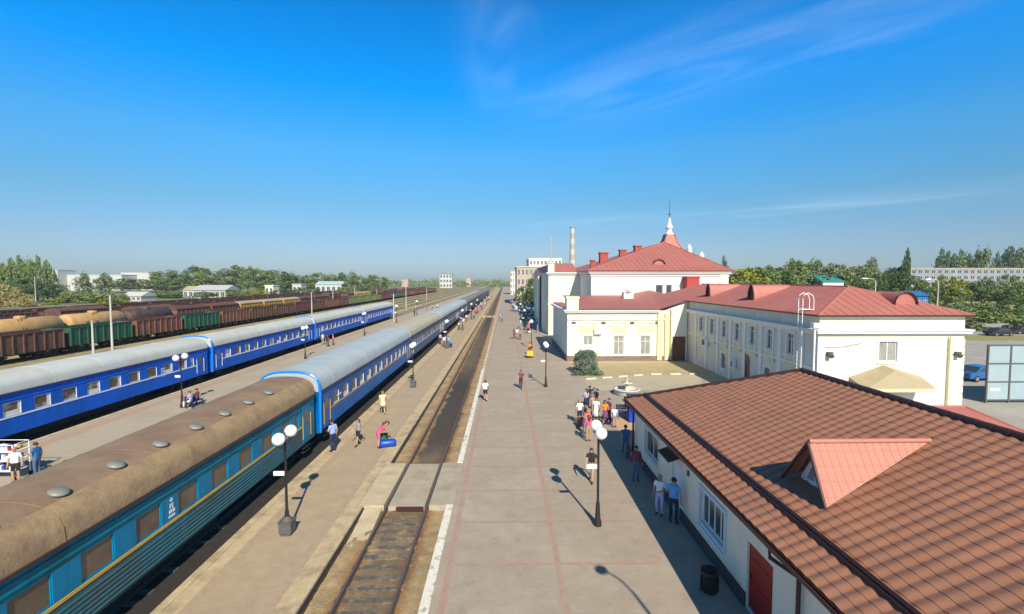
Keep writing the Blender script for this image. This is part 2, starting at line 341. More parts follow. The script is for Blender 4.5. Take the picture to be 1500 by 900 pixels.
def bumpy(name, x0, x1, y0, y1, z, dx, dy, amp, m, far):
    b = MB(); nx = max(2, int((x1 - x0) / dx)); ny = int((y1 - y0) / dy)
    vs = [(x0 + (x1 - x0) * i / nx, y0 + (y1 - y0) * j / ny, z + random.uniform(-amp, amp)) for j in range(ny + 1) for i in range(nx + 1)]
    fs = [(j * (nx + 1) + i, j * (nx + 1) + i + 1, (j + 1) * (nx + 1) + i + 1, (j + 1) * (nx + 1) + i) for j in range(ny) for i in range(nx)]
    b.mesh_in(vs, fs, 0, True); b.face([(x0, y1, z), (x1, y1, z), (x1, far, z), (x0, far, z)])
    return struct(b.build(name, m))
bumpy('track_ballast', -6.12, -2.56, 8, 60, -.245, .16, .2, .03, M_mid, 900)
def rail_prof(x, zb, s=1.0):
    return [(x - .065 * s, zb), (x + .065 * s, zb), (x + .065 * s, zb + .02), (x + .015 * s, zb + .04), (x + .015 * s, zb + .11), (x + .04 * s, zb + .12), (x + .04 * s, zb + .155), (x - .04 * s, zb + .155), (x - .04 * s, zb + .12), (x - .015 * s, zb + .11), (x - .015 * s, zb + .04), (x - .065 * s, zb + .02)]
def track(x, y0, y1, zb, sleep_to, seed=0, m=M_sleeper, hl=1.32):
    rng = random.Random(seed); b = MB(); y = y0
    while y < sleep_to:
        if abs(x - XT) < .1 and y > 25.1: break
        if not (20.0 < y < 25.1 and abs(x - XT) < .1):
            d = rng.uniform(-.012, .045) if y < 20 else rng.uniform(-.05, .012)
            b.box(x - hl + rng.uniform(-.05, .05), x + hl + rng.uniform(-.05, .05), y - .125, y + .125, zb - .12, zb + d)
        y += .58
    o = struct(b.build('railway_track', m)); r = MB()
    for s in (-HG, HG): r.extr(rail_prof(x + s, zb + .005, 1.15), y0, y1, 0)
    for s in (-HG, HG): strip(r, x + s - .04, x + s + .04, y0, y1, zb + .163, 1)
    r.build('rail', [M_rail, M_railtop], o); return o
track(XT, 8, 700, -.235, 62, 1, hl=1.02)
for i, x in enumerate((-12.75, -31.0)): track(x, 0, 600, -.36, 20, 2)
for i, x in enumerate((-37.5, -43.0, -48.2, -54.0)): track(x, 20, 900, -.40, 150 if i < 1 else 90, 3 + i)
for i, x in enumerate((-61.0, -68.0, -76.0, -86.0, -97.0, -108.0)): track(x, 40, 900, -.40, 41, 9)
# foot crossings over the middle track
def crossing(y0, y1):
    b = MB(); z = -.045
    for x0, x1, zz, mi in ((-6.345, XT - HG - .10, -.006, 1), (XT - HG + .09, XT + HG - .09, -.05, 0), (XT + HG + .10, -2.255, -.006, 0)):
        b.box(x0, x1, y0 + .004, y1 - .004, -.4, zz, mi)
    return struct(b.build('crossing', [M_cross, M_sand]))
crossing(20.2, 25.0); crossing(128.5, 132.5)
struct(MB().box(XT - HG + .45, XT + HG - .12, 20.08, 20.19, -.3, -.055).build('crossing_edge_beam', M_trim))
sheet('courtyard', 7.3, 11.5, 26.4, 33.8, .004, mat('peach_paving', (.52, .35, .21), .9, .12, 1.5, world=True))
b = MB()
for y0, y1 in ((-12, 20.1), (25.1, 128.4)): b.box(-6.112, -6.04, y0, y1, -.4, -.06)  # black strip standing in for the shaded gap along the kerb
struct(b.build('kerb_gap_shade', M_black))
b = MB(); vs = []; fs = []; nx, ny = 10, 12
for j in range(ny + 1):
    for i in range(nx + 1):
        u, v = i / nx, j / ny; x = -6.03 + u * (XT - HG - .14 + 6.03); y = 17.2 + 3.0 * v; vs.append((x, y, -.27 + .255 * (v ** 1.6) * (1 - .25 * u) + random.uniform(-.012, .012)))
for j in range(ny):
    for i in range(nx): fs.append((j * (nx + 1) + i, j * (nx + 1) + i + 1, (j + 1) * (nx + 1) + i + 1, (j + 1) * (nx + 1) + i))
b.mesh_in(vs, fs, 0, True); struct(b.build('sand_ramp', M_sand))
# courtyard between the station wings
sheet('courtyard', 7.6, 22, 41.5, 57, .004, M_court)
b = MB(); rng = random.Random(4)
def kerbline(b, p, q, seg, gap):
    p = Vector(p); q = Vector(q); n = int((q - p).length / (seg + gap)); d = (q - p).normalized(); a = math.atan2(d.y, d.x)
    for i in range(n):
        c = p + d * (i * (seg + gap)); e = c + d * seg; nrm = Vector((-d.y, d.x)) * .09
        pts = [c - nrm, e - nrm, e + nrm, c + nrm]
        b.mesh_in([(v.x, v.y, .0) for v in pts] + [(v.x, v.y, .13) for v in pts], [(4, 5, 6, 7), (0, 1, 5, 4), (1, 2, 6, 5), (2, 3, 7, 6), (3, 0, 4, 7)])
kerbline(b, (7.9, 46.2), (15, 48.6), 1.1, .7); kerbline(b, (15, 48.6), (22, 48.6), 1.1, .9)
struct(b.build('courtyard_kerb', M_conc2))
b = MB(); b.face([(7.7, 46.6, .008), (13, 48.4, .008), (22, 49.2, .008), (22, 55.5, .008), (7.7, 55.5, .008)])
struct(b.build('flower_bed', mat('bed_soil', (.42, .34, .19), .95, .2, 2, .4, 12, c2=(.36, .32, .15), c2s=.6, world=True)))
sheet('lawn', 62, 140, 76, 83, .0, M_lawn); sheet('lawn', 45, 70, 41.5, 43, .0, M_lawn); sheet('lawn', 100, 420, 112, 300, -.3, M_lawn)
# ------------------------------------------------------------------ building helpers
def PT(ax, p, o, u, z): return (p + o, u, z) if ax == 'x' else (u, p + o, z)
def pbox(b, ax, p, sg, o0, o1, u0, u1, z0, z1, mi=0):
    a, c = sorted((p + sg * o0, p + sg * o1))
    if ax == 'x': b.box(a, c, u0, u1, z0, z1, mi)
    else: b.box(u0, u1, a, c, z0, z1, mi)
def wall(b, ax, p, sg, u0, u1, z0, z1, holes=(), dep=.12, mi=0, mr=None):
    """front skin of a wall with real openings and their reveals"""
    mr = mi if mr is None else mr
    us = sorted({u0, u1, *[h[0] for h in holes], *[h[1] for h in holes]}); zs = sorted({z0, z1, *[h[2] for h in holes], *[h[3] for h in holes]})
    for i in range(len(us) - 1):
        for j in range(len(zs) - 1):
            cu, cz = (us[i] + us[i + 1]) / 2, (zs[j] + zs[j + 1]) / 2
            if any(h[0] < cu < h[1] and h[2] < cz < h[3] for h in holes): continue
            b.face([PT(ax, p, 0, us[i], zs[j]), PT(ax, p, 0, us[i + 1], zs[j]), PT(ax, p, 0, us[i + 1], zs[j + 1]), PT(ax, p, 0, us[i], zs[j + 1])], mi)
    d = -sg * dep
    for (a, c, e, g) in holes:
        for q in ((a, e, a, g), (c, e, c, g), (a, e, c, e), (a, g, c, g)):
            b.face([PT(ax, p, 0, q[0], q[1]), PT(ax, p, 0, q[2], q[3]), PT(ax, p, d, q[2], q[3]), PT(ax, p, d, q[0], q[1])], mr)
def window(par, ax, p, sg, u0, u1, z0, z1, dep=.12, fm=None, gm=None, mull=1, trans=0, surround=0.0, sm_=None, sill=True, fw=.06):
    fm = fm or M_frame; gm = gm or M_glass
    b = MB(); o0, o1 = -dep, -dep + .05
    for a, c, e, g in ((u0, u0 + fw, z0, z1), (u1 - fw, u1, z0, z1), (u0 + fw, u1 - fw, z0, z0 + fw), (u0 + fw, u1 - fw, z1 - fw, z1)):
        pbox(b, ax, p, sg, o0, o1, a, c, e, g)
    for k in range(mull):
        c = u0 + (u1 - u0) * (k + 1) / (mull + 1); pbox(b, ax, p, sg, o0, o1 - .004, c - fw * .45, c + fw * .45, z0 + fw, z1 - fw)
    if trans:
        c = z0 + (z1 - z0) * trans; pbox(b, ax, p, sg, o0, o1 - .008, u0 + fw, u1 - fw, c - fw * .4, c + fw * .4)
    if surround:
        s = surround
        for a, c, e, g in ((u0 - s, u0, z0 - s, z1 + s), (u1, u1 + s, z0 - s, z1 + s), (u0, u1, z1, z1 + s), (u0, u1, z0 - s, z0)):
            pbox(b, ax, p, sg, .003, .045, a, c, e, g, 1)
    fr = b.build('window', [fm, sm_ or fm], par)
    pn = MB(); pbox(pn, ax, p, sg, -dep + .008, -dep + .022, u0 + fw * .6, u1 - fw * .6, z0 + fw * .6, z1 - fw * .6); pn.build('pane', gm, fr)
    if sill:
        s = MB(); pbox(s, ax, p, sg, -dep + .05, .10, u0 - .06, u1 + .06, z0 - surround - .05, z0 - surround - .003 if surround else z0 - .003); s.build('sill', M_wcorn, fr)
    return fr
def tile_slope(o, eu, ev, lu, lv, clips, m, name, par, pu=.37, pv=.29, nu=8, amp=.032, stp=.012):
    """pressed metal tile: waves across, steps up the slope; then cut to the slope's outline"""
    o = Vector(o); eu = Vector(eu).normalized(); ev = Vector(ev).normalized(); nn = eu.cross(ev).normalized()
    if nn.z < 0: nn = -nn
    U_ = int(lu / pu * nu) + 1; rows = int(lv / pv) + 1
    vs = []; fs = []
    def hgt(i):
        ph = (i % nu) / nu; return amp * (.5 - .5 * math.cos(2 * math.pi * ph)) ** .8
    for r in range(rows):
        for e in range(2):
            vv = min(r + e, lv / pv) * pv + (.004 if e == 0 else 0)
            base = stp * (1 - e)
            for i in range(U_ + 1): vs.append(o + eu * (i * pu / nu) + ev * vv + nn * (hgt(i) + base))
    W = U_ + 1
    for k in range(2 * rows - 1):
        for i in range(U_): fs.append((k * W + i, k * W + i + 1, (k + 1) * W + i + 1, (k + 1) * W + i))
    me = bpy.data.meshes.new(name); me.from_pydata([tuple(v) for v in vs], [], fs)
    bm = bmesh.new(); bm.from_mesh(me)
    for (co, no) in clips:
        bmesh.ops.bisect_plane(bm, geom=bm.verts[:] + bm.edges[:] + bm.faces[:], plane_co=co, plane_no=no, clear_outer=True)
    bm.normal_update()
    for f in bm.faces:
        f.smooth = False
        if f.normal.dot(nn) < 0: f.normal_flip()
    bm.to_mesh(me); bm.free(); me.materials.append(m)
    ob = bpy.data.objects.new(name, me); col.objects.link(ob); ob.parent = par; return ob

# ------------------------------------------------------------------ low tiled building beside the platform
def tiled_building():
    t = thing('tiled_roof_building', (7.15, 15.5, 0), 'low cream building with brown red metal tile roof and triangular dormer', 'building')
    O = Vector((7.15, 15.5, 0))
    loc = tuple(-O)
    def B(b, n, m, par=t): return b.build(n, m, par, loc)
    X0, X1, Y0, Y1, ZT = 7.15, 19.2, 4.0, 25.9, 3.24
    holes = [(21.75, 23.9, 1.05, 2.25), (18.95, 19.95, .05, 2.15), (15.05, 16.95, .95, 2.12), (12.25, 13.6, .05, 2.05)]
    b = MB(); wall(b, 'x', X0, -1, Y0, Y1, -.05, ZT, holes, .16)
    wall(b, 'y', Y1, 1, X0, X1, -.05, ZT); wall(b, 'x', X1, 1, Y0, Y1, -.05, ZT); wall(b, 'y', Y0, -1, X0, X1, -.05, ZT)
    B(b, 'wall', M_cream)
    b = MB(); pbox(b, 'x', X0, -1, .003, .07, 13.61, 18.9, -.02, .42); pbox(b, 'x', X0, -1, .003, .07, 20.0, Y1 + .06, -.02, .42); pbox(b, 'x', X0, -1, .003, .07, Y0, 12.24, -.02, .42)
    pbox(b, 'y', Y1, 1, .003, .07, X0, X1, -.02, .42); B(b, 'plinth', M_dkplinth)
    for h, mu, su in ((holes[0], 1, .0), (holes[2], 3, .13)):
        f = window(t, 'x', X0, -1, *h, dep=.14, fm=M_frame, gm=M_glass, mull=mu, surround=su or .08, sm_=M_bluew if su else M_whitew)
        f.location = loc
    b = MB(); pbox(b, 'x', X0, -1, -.14, -.08, *holes[1][:2], .05, 2.15); pbox(b, 'x', X0, -1, -.08, -.06, 19.05, 19.85, 1.2, 2.0); d = B(b, 'door', M_frame); d['label'] = 'pale grey door under a dark awning'
    hb = MB(); pbox(hb, 'x', X0, -1, -.06, -.01, 19.75, 19.8, 1.0, 1.12); hb.build('handle', M_black, d)
    b = MB(); pbox(b, 'x', X0, -1, -.14, -.07, *holes[3][:2], .05, 2.05)
    for z in (.35, 1.05): pbox(b, 'x', X0, -1, -.07, -.055, 12.4, 13.45, z, z + .55)
    d = B(b, 'door', M_reddoor); d['label'] = 'dark red steel door'
    hb = MB(); pbox(hb, 'x', X0, -1, -.07, -.02, 13.4, 13.45, 1.0, 1.12); hb.build('handle', M_black, d)
    b = MB(); b.mesh_in([(7.14, 18.75, 2.62), (7.14, 20.1, 2.62), (6.55, 20.1, 2.42), (6.55, 18.75, 2.42), (7.14, 18.75, 2.57), (7.14, 20.1, 2.57), (6.55, 20.1, 2.37), (6.55, 18.75, 2.37)], [(0, 1, 2, 3), (4, 7, 6, 5), (0, 3, 7, 4), (1, 5, 6, 2), (2, 6, 7, 3)])
    B(b, 'awning', M_black)
    b = MB(); pbox(b, 'x', X0, -1, .003, .06, 18.05, 18.2, 2.1, 2.3); B(b, 'wall_box', M_grey_box)
    # roof
    EX, EZ, RX, RZ, YF, YR = 6.72, 3.08, 13.2, 5.68, 26.35, 20.9
    BX = 2 * RX - EX
    s = (RZ - EZ) / (RX - EX); ev = Vector((1, 0, s)).normalized(); lv = math.hypot(RX - EX, RZ - EZ)
    hipn = Vector((YF - YR, RX - EX, 0)).normalized()
    # left slope starts at Y=3.2; hip plane through the far eave corner and the ridge end
    DA = Vector((8.46, 12.98, 5.20)); DBk = Vector((EX + (5.20 - EZ) / s - .12, 12.98, 5.20)); DR = Vector((8.34, 12.0, EZ + (8.34 - EX) * s + .06)); DL = Vector((8.34, 13.96, DR.z))
    tile_slope((EX, 3.2, EZ), (0, 1, 0), ev, YF - 3.2, lv, [((EX, YF, EZ), (hipn.x, hipn.y, 0))], M_tile, 'roof_slope', t).location = loc
    tile_slope((BX, 3.2, EZ), (0, 1, 0), Vector((-1, 0, s)).normalized(), YF - 3.2, lv, [((BX, YF, EZ), (-hipn.x, hipn.y, 0))], M_tile, 'roof_slope', t).location = loc
    hy = Vector((0, -(YF - YR), RZ - EZ)).normalized(); hl = math.hypot(YF - YR, RZ - EZ)
    tile_slope((EX, YF, EZ), (1, 0, 0), hy, BX - EX, hl, [((EX, YF, EZ), (-hipn.x, -hipn.y, 0)), ((BX, YF, EZ), (hipn.x, -hipn.y, 0))], M_tile, 'roof_slope', t).location = loc
    b = MB(); n = 40
    for i in range(n):
        a = 3.2 + (YR - 3.2) * i / n; c = 3.2 + (YR - 3.2) * (i + 1) / n
        b.tube([(RX, a, RZ + .02), (RX, c + .03, RZ + .035)], [.13, .105], 8)
    for ex in (EX, BX):
        for i in range(20):
            p0 = Vector((RX, YR, RZ)).lerp(Vector((ex, YF, EZ)), i / 20); p1 = Vector((RX, YR, RZ)).lerp(Vector((ex, YF, EZ)), (i + 1.08) / 20)
            b.tube([p0 + Vector((0, 0, .04)), p1 + Vector((0, 0, .04))], [.085, .10], 8)
    B(b, 'ridge_cap', M_trim)
    b = MB(); b.extr([(EX - .02, EZ - .13), (EX + .16, EZ - .13), (EX + .16, EZ - .02), (EX - .02, EZ - .02)], 3.2, YF, 0)
    b.extr([(EX - .14, EZ - .10), (EX - .03, EZ - .10), (EX - .03, EZ + .01), (EX - .05, EZ + .01), (EX - .05, EZ - .08), (EX - .12, EZ - .08), (EX - .12, EZ + .01), (EX - .14, EZ + .01)], 3.2, YF + .05, 0); B(b, 'gutter', M_trim)
    b = MB(); b.face([(EX + .16, 3.2, EZ - .10), (X0 - .003, 3.2, EZ - .10), (X0 - .003, YF - .1, EZ - .10), (EX + .16, YF - .1, EZ - .10)]); B(b, 'soffit', M_whitew)
    gx = 7.58; gz = EZ + (gx - EX) * s + .06
    b = MB(); b.extr([(gx - .07, gz - .06), (gx + .07, gz), (gx + .07, gz + .09), (gx - .07, gz + .03)], 3.2, YF - .75, 0)
    b.tube([(gx, 3.2, gz + .13), (gx, YF - .75, gz + .13)], .025, 6); B(b, 'snow_guard', M_trim)
    b = MB(); px = X0 - .10
    b.tube([(EX - .08, 11.55, EZ - .1), (EX - .08, 11.55, EZ - .33), (px, 11.0, EZ - .52), (px, 11.0, 0)], .055, 8); B(b, 'downpipe', M_trim)
    b = MB(); b.tube([(EX - .05, Y1 + .2, EZ - .1), (EX - .05, Y1 + .2, EZ - .35), (px + .05, Y1 + .12, EZ - .55), (px + .05, Y1 + .12, 0)], .055, 8); B(b, 'downpipe', M_trim)
    # dormer: gable window with its own little roof running back into the slope
    dm = MB()
    fa = DA + Vector((.30, 0, -.18)); fl = Vector((8.72, 13.72, EZ + (8.72 - EX) * s)); fr_ = Vector((8.72, 12.24, fl.z))
    dm.face([fr_, fl, Vector((8.72, 12.98, 4.98))]); d = B(dm, 'dormer', M_whitew)
    nrm = Vector((-1, 0, 0))
    for q, nm in ((DR, 'dormer_roof'), (DL, 'dormer_roof')):
        eu = (DBk - DA).normalized(); dn = (q - DA)
        vec = dn - eu * dn.dot(eu); ev2 = vec.normalized()
        clip = ((DBk - q).cross(eu.cross(ev2))).normalized()
        if clip.dot(DA - q) > 0: clip = -clip
        fro = (q - DA).cross(eu.cross(ev2)).normalized()
        if fro.dot(DBk - DA) > 0: fro = -fro
        tile_slope(DA + ev2 * (vec.length + .15) - eu * .4, eu, -ev2, 4.6, vec.length + .15, [(q, clip), (DA, fro)], M_dtile, nm, d, pu=.22, pv=.40, nu=6, amp=.026, stp=.008)
        e = MB(); e.tube([DA + Vector((-.02, 0, -.03)), q + Vector((-.02, 0, .0))], .05, 6); e.build('dormer_trim', M_trim, d)
    e = MB(); e.tube([DA + Vector((0, 0, .02)), DBk + Vector((0, 0, .03))], .07, 8); e.build('dormer_ridge', M_dtile, d)
    e = MB()
    for a, c in (((12.55, fl.z + .12), (13.41, fl.z + .12)), ((12.55, fl.z + .12), (12.98, fl.z + .95)), ((13.41, fl.z + .12), (12.98, fl.z + .95)), ((12.98, fl.z + .12), (12.98, fl.z + .9))):
        e.tube([(8.70, a[0], a[1]), (8.70, c[0], c[1])], .03, 6)
    wf = e.build('dormer_window', M_frame, d)
    e = MB(); e.face([(8.705, 12.56, fl.z + .13), (8.705, 13.40, fl.z + .13), (8.705, 12.98, fl.z + .93)]); e.build('pane', M_glass2, wf)
tiled_building()

def shed():
    t = thing('red_roof_shed', (21, 24, 0), 'small low shed with pinkish red hipped roof behind the tiled building', 'shed')
    loc = (-21, -24, 0); b = MB(); b.box(17.2, 24.8, 20.6, 27.4, -.05, 2.1); b.build('wall', M_cream, t, loc)
    b = MB(); A, C = (16.8, 24, 3.2), (23.7, 24, 3.2); e = [(16.8, 20.2, 2.0), (25.4, 20.2, 2.0), (25.4, 27.8, 2.0), (16.8, 27.8, 2.0)]
    b.face([e[0], e[1], C, A]); b.face([e[1], e[2], C]); b.face([e[2], e[3], A, C]); b.face([e[3], e[0], A]); b.build('roof', M_tile2, t, loc)
    b = MB(); b.tube([A, C], .07, 6); b.tube([C, e[1]], .06, 6); b.tube([C, e[2]], .06, 6); b.build('ridge_cap', M_tile2, t, loc)
shed()

# ------------------------------------------------------------------ two storey block with end wall to the camera
def seam_roof(b, quad, n, mi=0):
    """a flat slope a-b (eave) to d-c (top) with raised standing seams"""
    a, c, d, e = [Vector(p) for p in quad]
    b.face([a, c, d, e], mi)
def office_block():
    t = thing('two_storey_building', (27, 45, 0), 'two storey cream block with pinkish red hipped roof and blank end wall', 'building')
    loc = (-27, -45, 0)
    def B(b, n, m, par=t): return b.build(n, m, par, loc)
    X0, X1, Y0, Y1, ZT = 22.0, 32.3, 33.0, 57.0, 7.28
    yw = [53.1, 50.3, 47.5, 44.8, 42.0, 39.2, 36.3]
    lw = [(54.2, 55.0, .9, 2.7), (47.0, 48.0, .8, 2.4)]
    holes = [(y - .45, y + .45, 4.05, 5.65) for y in yw] + lw + [(42.3, 43.7, .1, 2.3)] + [(39.0, 40.0, .8, 2.4)]
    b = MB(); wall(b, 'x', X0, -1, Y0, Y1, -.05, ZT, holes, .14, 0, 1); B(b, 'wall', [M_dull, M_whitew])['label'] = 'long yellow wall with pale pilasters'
    b = MB(); eh = [(26.25, 27.55, 4.0, 5.42)]
    wall(b, 'y', Y0, -1, X0, X1, -.05, ZT, eh, .14); wall(b, 'x', X1, 1, Y0, 70, -.05, ZT); wall(b, 'y', 70, 1, X0, X1, -.05, ZT); wall(b, 'x', X0, -1, Y1, 70, -.05, ZT); B(b, 'wall', M_cream)['label'] = 'bright cream end wall'
    b = MB()
    for i, y in enumerate([54.6, 51.7, 48.9, 46.15, 43.4, 40.6, 37.75, 34.9, 33.25]): pbox(b, 'x', X0, -1, .003, .07, y - .24, y + .24, -.05, 5.85, 0)
    pbox(b, 'x', X0, -1, .003, .05, 33.5, 56.9, 3.32, 3.5, 0)
    for y in yw:
        pbox(b, 'x', X0, -1, .053, .09, y - .8, y + .8, 3.0, 3.32, 1)
        for a, c in ((y - .62, y - .45), (y + .45, y + .62)): pbox(b, 'x', X0, -1, .003, .06, a, c, 3.52, 5.82, 0)
        pbox(b, 'x', X0, -1, .003, .06, y - .45, y + .45, 5.65, 5.82, 0)
        pbox(b, 'x', X0, -1, .003, .055, y - .45, y + .45, 3.6, 3.95, 1)
    for z in range(10):
        pbox(b, 'y', Y0, -1, .003, .06, X1 - 1.05, X1 + .03, .05 + z * .56, .05 + z * .56 + .48, 2)
    B(b, 'pilaster', [M_whitew, M_yellow, M_cream])
    b = MB(); z0 = 5.86
    for (o, za, zb) in ((.12, z0, z0 + .14), (.30, z0 + .14, z0 + .30), (.38, z0 + .30, z0 + .42)):
        pbox(b, 'y', Y0, -1, .003, o, X0 - o, X1 + o, za, zb); pbox(b, 'x', X0, -1, .003, o, Y0 + .0, Y1, za, zb)
        pbox(b, 'x', X1, 1, .003, o, Y0 + .0, 70, za, zb)
    B(b, 'cornice', M_wcorn)
    for i, h in enumerate(holes):
        if h[3] > 5: f = window(t, 'x', X0, -1, *h, dep=.12, gm=M_glass, mull=1, trans=.7)
        elif h in lw or h[0] == 39.0: f = window(t, 'x', X0, -1, *h, dep=.12, gm=M_glass, mull=0, surround=.1)
        else: continue
        f.location = loc
    f = window(t, 'y', Y0, -1, *eh[0], dep=.12, gm=M_glass2, mull=1, surround=.10, sm_=M_wcorn); f.location = loc
    b = MB(); pbox(b, 'x', X0, -1, -.13, -.06, 42.3, 43.7, .1, 2.3); d = B(b, 'door', M_wooddoor)
    hb = MB(); pbox(hb, 'x', X0, -1, -.06, -.01, 43.5, 43.56, 1.0, 1.2); hb.build('handle', M_black, d)
    b = MB(); b.lathe([(.001, 0), (.72, 0), (.72, .05), (.001, .05)], 20); 
    ar = MB(); vs = [(X0 - .05, 43 + .72 * math.cos(math.pi * k / 12), 2.3 + .72 * math.sin(math.pi * k / 12)) for k in range(13)]
    ar.face(vs); B(ar, 'door_arch', M_wooddoor)
    for y, z, w_, h_ in ((51.6, 2.55, 1.3, .8), (45.0, 1.35, .5, .8)):
        b = MB(); pbox(b, 'x', X0, -1, .07, .38, y - w_ / 2, y + w_ / 2, z, z + h_); pbox(b, 'x', X0, -1, .383, .40, y - w_ * .3, y + w_ * .3, z + .1, z + h_ - .1, 1); B(b, 'air_conditioner', [M_whiteplate, M_grey_box])
    # roof
    E, ZE, ZR, XR = .35, 7.30, 9.22, 27.15
    xa, xb, ya, yb = X0 - E, X1 + E, Y0 - E, 70 + E; hi = 4.75
    P0, P1 = (XR, ya + hi, ZR), (XR, yb - hi, ZR)
    c = [(xa, ya, ZE), (xb, ya, ZE), (xb, yb, ZE), (xa, yb, ZE)]
    b = MB(); b.face([c[0], c[1], P0]); b.face([c[1], c[2], P1, P0]); b.face([c[2], c[3], P1]); b.face([c[3], c[0], P0, P1])
    sv = MB()
    for (e0, e1, r0, r1, n) in ((c[3], c[0], P1, P0, 52),):
        e0, e1, r0, r1 = map(Vector, (e0, e1, r0, r1)); 
        for i in range(1, n):
            y = e0.y + (e1.y - e0.y) * i / n
            k = 1.0
            if y < r1.y: k = (y - e1.y) / (r1.y - e1.y)
            if y > r0.y: k = (e0.y - y) / (e0.y - r0.y)
            a = Vector((xa, y, ZE + .012)); q = a + (Vector((XR, y, ZR + .012)) - a) * k; b.tube([a, q], .018, 4, 0, False)
    for i in range(1, 16):
        x = xa + (xb - xa) * i / 16; k = (x - xa) / (XR - xa) if x < XR else (xb - x) / (xb - XR)
        a = Vector((x, ya, ZE + .012)); q = a + (Vector((x, ya + hi, ZR + .012)) - a) * k; b.tube([a, q], .018, 4, 0, False)
    for q in (c[0], c[1]): b.tube([P0, q], .07, 6)
    b.tube([P0, P1], .08, 6); B(b, 'roof', M_tile2)
    b = MB()
    for q in ((xa, xa + .1, ya, yb), (xb - .1, xb, ya, yb)): b.box(q[0], q[1], q[2], q[3], ZE - .12, ZE - .005)
    b.box(xa + .1, xb - .1, ya, ya + .1, ZE - .12, ZE - .005); B(b, 'fascia', M_trim)
    b = MB(); b.face([(xa + .1, ya + .1, ZE - .06), (X0 - .003, ya + .1, ZE - .06), (X0 - .003, yb, ZE - .06), (xa + .1, yb, ZE - .06)]); b.face([(X0, ya + .1, ZE - .061), (xb - .1, ya + .1, ZE - .061), (xb - .1, Y0 - .003, ZE - .061), (X0, Y0 - .003, ZE - .061)]); B(b, 'soffit', M_whitew)
    # arched roof vents
    def rvent(cx, cy, zb, ax, rad, hgt, ln):
        b = MB(); n = 12; fr = []; bk = []
        for k in range(n + 1):
            a = math.pi * k / n; du, dz = rad * math.cos(a), hgt * math.sin(a)
            if ax == 'x': fr.append((cx, cy + du, zb + dz)); bk.append((cx + ln, cy + du, zb + dz))
            else: fr.append((cx + du, cy, zb + dz)); bk.append((cx + du, cy + ln, zb + dz))
        for k in range(n): b.face([fr[k], fr[k + 1], bk[k + 1], bk[k]], 0, True)
        d = B(b, 'roof_vent', M_tile2)
        g = MB(); ins = Vector((.12, 0, 0) if ax == 'x' else (0, .12, 0)); g.face([Vector(p) + ins for p in fr]); g.build('vent_louvre', M_trim if ax == 'x' else M_tile2, d)
        e = MB(); e.tube(fr, .05, 6); e.build('vent_rim', M_trim, d)
    s = (ZR - ZE) / (XR - xa)
    for y in (54.6, 45.0):
        x = 23.3; rvent(x, y, ZE + (x - xa) * s - .05, 'x', .56, 1.45, 3.6)
    s2 = (ZR - ZE) / hi; y = 34.2; rvent(29.1, y, ZE + (y - ya) * s2 - .02, 'y', .85, .95, 2.8)
    # caged ladder on the long wall near the corner
    b = MB(); lx = X0 - .55
    for y in (34.1, 34.6): b.tube([(lx, y, 1.2), (lx, y, 8.35)], .03, 6)
    for i in range(22): b.tube([(lx, 34.1, 1.4 + i * .3), (lx, 34.6, 1.4 + i * .3)], .016, 5)
    for y in (34.1, 34.6):
        b.tube([(lx, y, 8.35), (lx + .05, y, 8.62), (lx + .35, y, 8.8), (lx + .7, y, 8.62), (lx + .8, y, 8.3), (lx + .8, y, 7.55)], .03, 6)
        b.tube([(lx, y, 6.1), (X0, y, 6.1)], .02, 5); b.tube([(lx, y, 3.1), (X0, y, 3.1)], .02, 5)
    b.tube([(lx, 34.1, 7.6), (lx + .8, 34.1, 7.6)], .025, 5); b.tube([(lx, 34.6, 7.6), (lx + .8, 34.6, 7.6)], .025, 5); b.tube([(lx + .8, 34.1, 7.6), (lx + .8, 34.6, 7.6)], .025, 5)
    B(b, 'ladder', M_whiteplate)
    b = MB(); b.tube([(21.5, 32.75, 6.5), (21.5, 32.75, 2.0)], .07, 6); b.box(21.3, 21.7, 32.55, 32.95, 6.4, 6.75); B(b, 'downpipe', M_whiteplate)
    b = MB(); b.tube([(31.2, 32.85, 5.8), (31.2, 32.85, 0)], .06, 6); B(b, 'downpipe', M_yellow)
    for x in (22.7, 31.75):
        b = MB(); b.box(x - .17, x + .17, 32.72, 32.99, 4.42, 4.70); b.tube([(x, 32.85, 4.56), (x, 32.6, 4.4)], [.1, .16], 10); B(b, 'floodlight', M_grey_box)
    b = MB(); b.tube([(22.4, 32.95, 5.0), (23.6, 32.9, 5.05), (25, 32.95, 5.3)], .015, 4); B(b, 'cable', M_grey_box)
    # projecting entrance canopy
    b = MB(); ap = (26.6, 32.99, 3.75); l0 = (24.2, 32.99, 2.9); l1 = (24.4, 31.6, 2.35); r1 = (29.2, 31.6, 2.35); r0 = (29.4, 32.99, 2.9)
    mdp = (26.6, 31.9, 3.55)
    b.face([l0, l1, mdp, ap]); b.face([l1, r1, mdp]); b.face([r1, r0, ap, mdp]); B(b, 'canopy', M_canopy)
    b = MB(); b.box(24.4, 29.2, 31.55, 31.62, 2.15, 2.36); B(b, 'canopy_fascia', M_yellow)
    b = MB(); b.box(25.3, 26.6, 32.93, 32.985, 0, 2.2); d = B(b, 'door', M_frame)
    b = MB(); b.box(25.6, 26.3, 32.90, 32.93, 1.2, 2.1); b.build('pane', M_carblue, d, (0, 0, 0))
office_block()

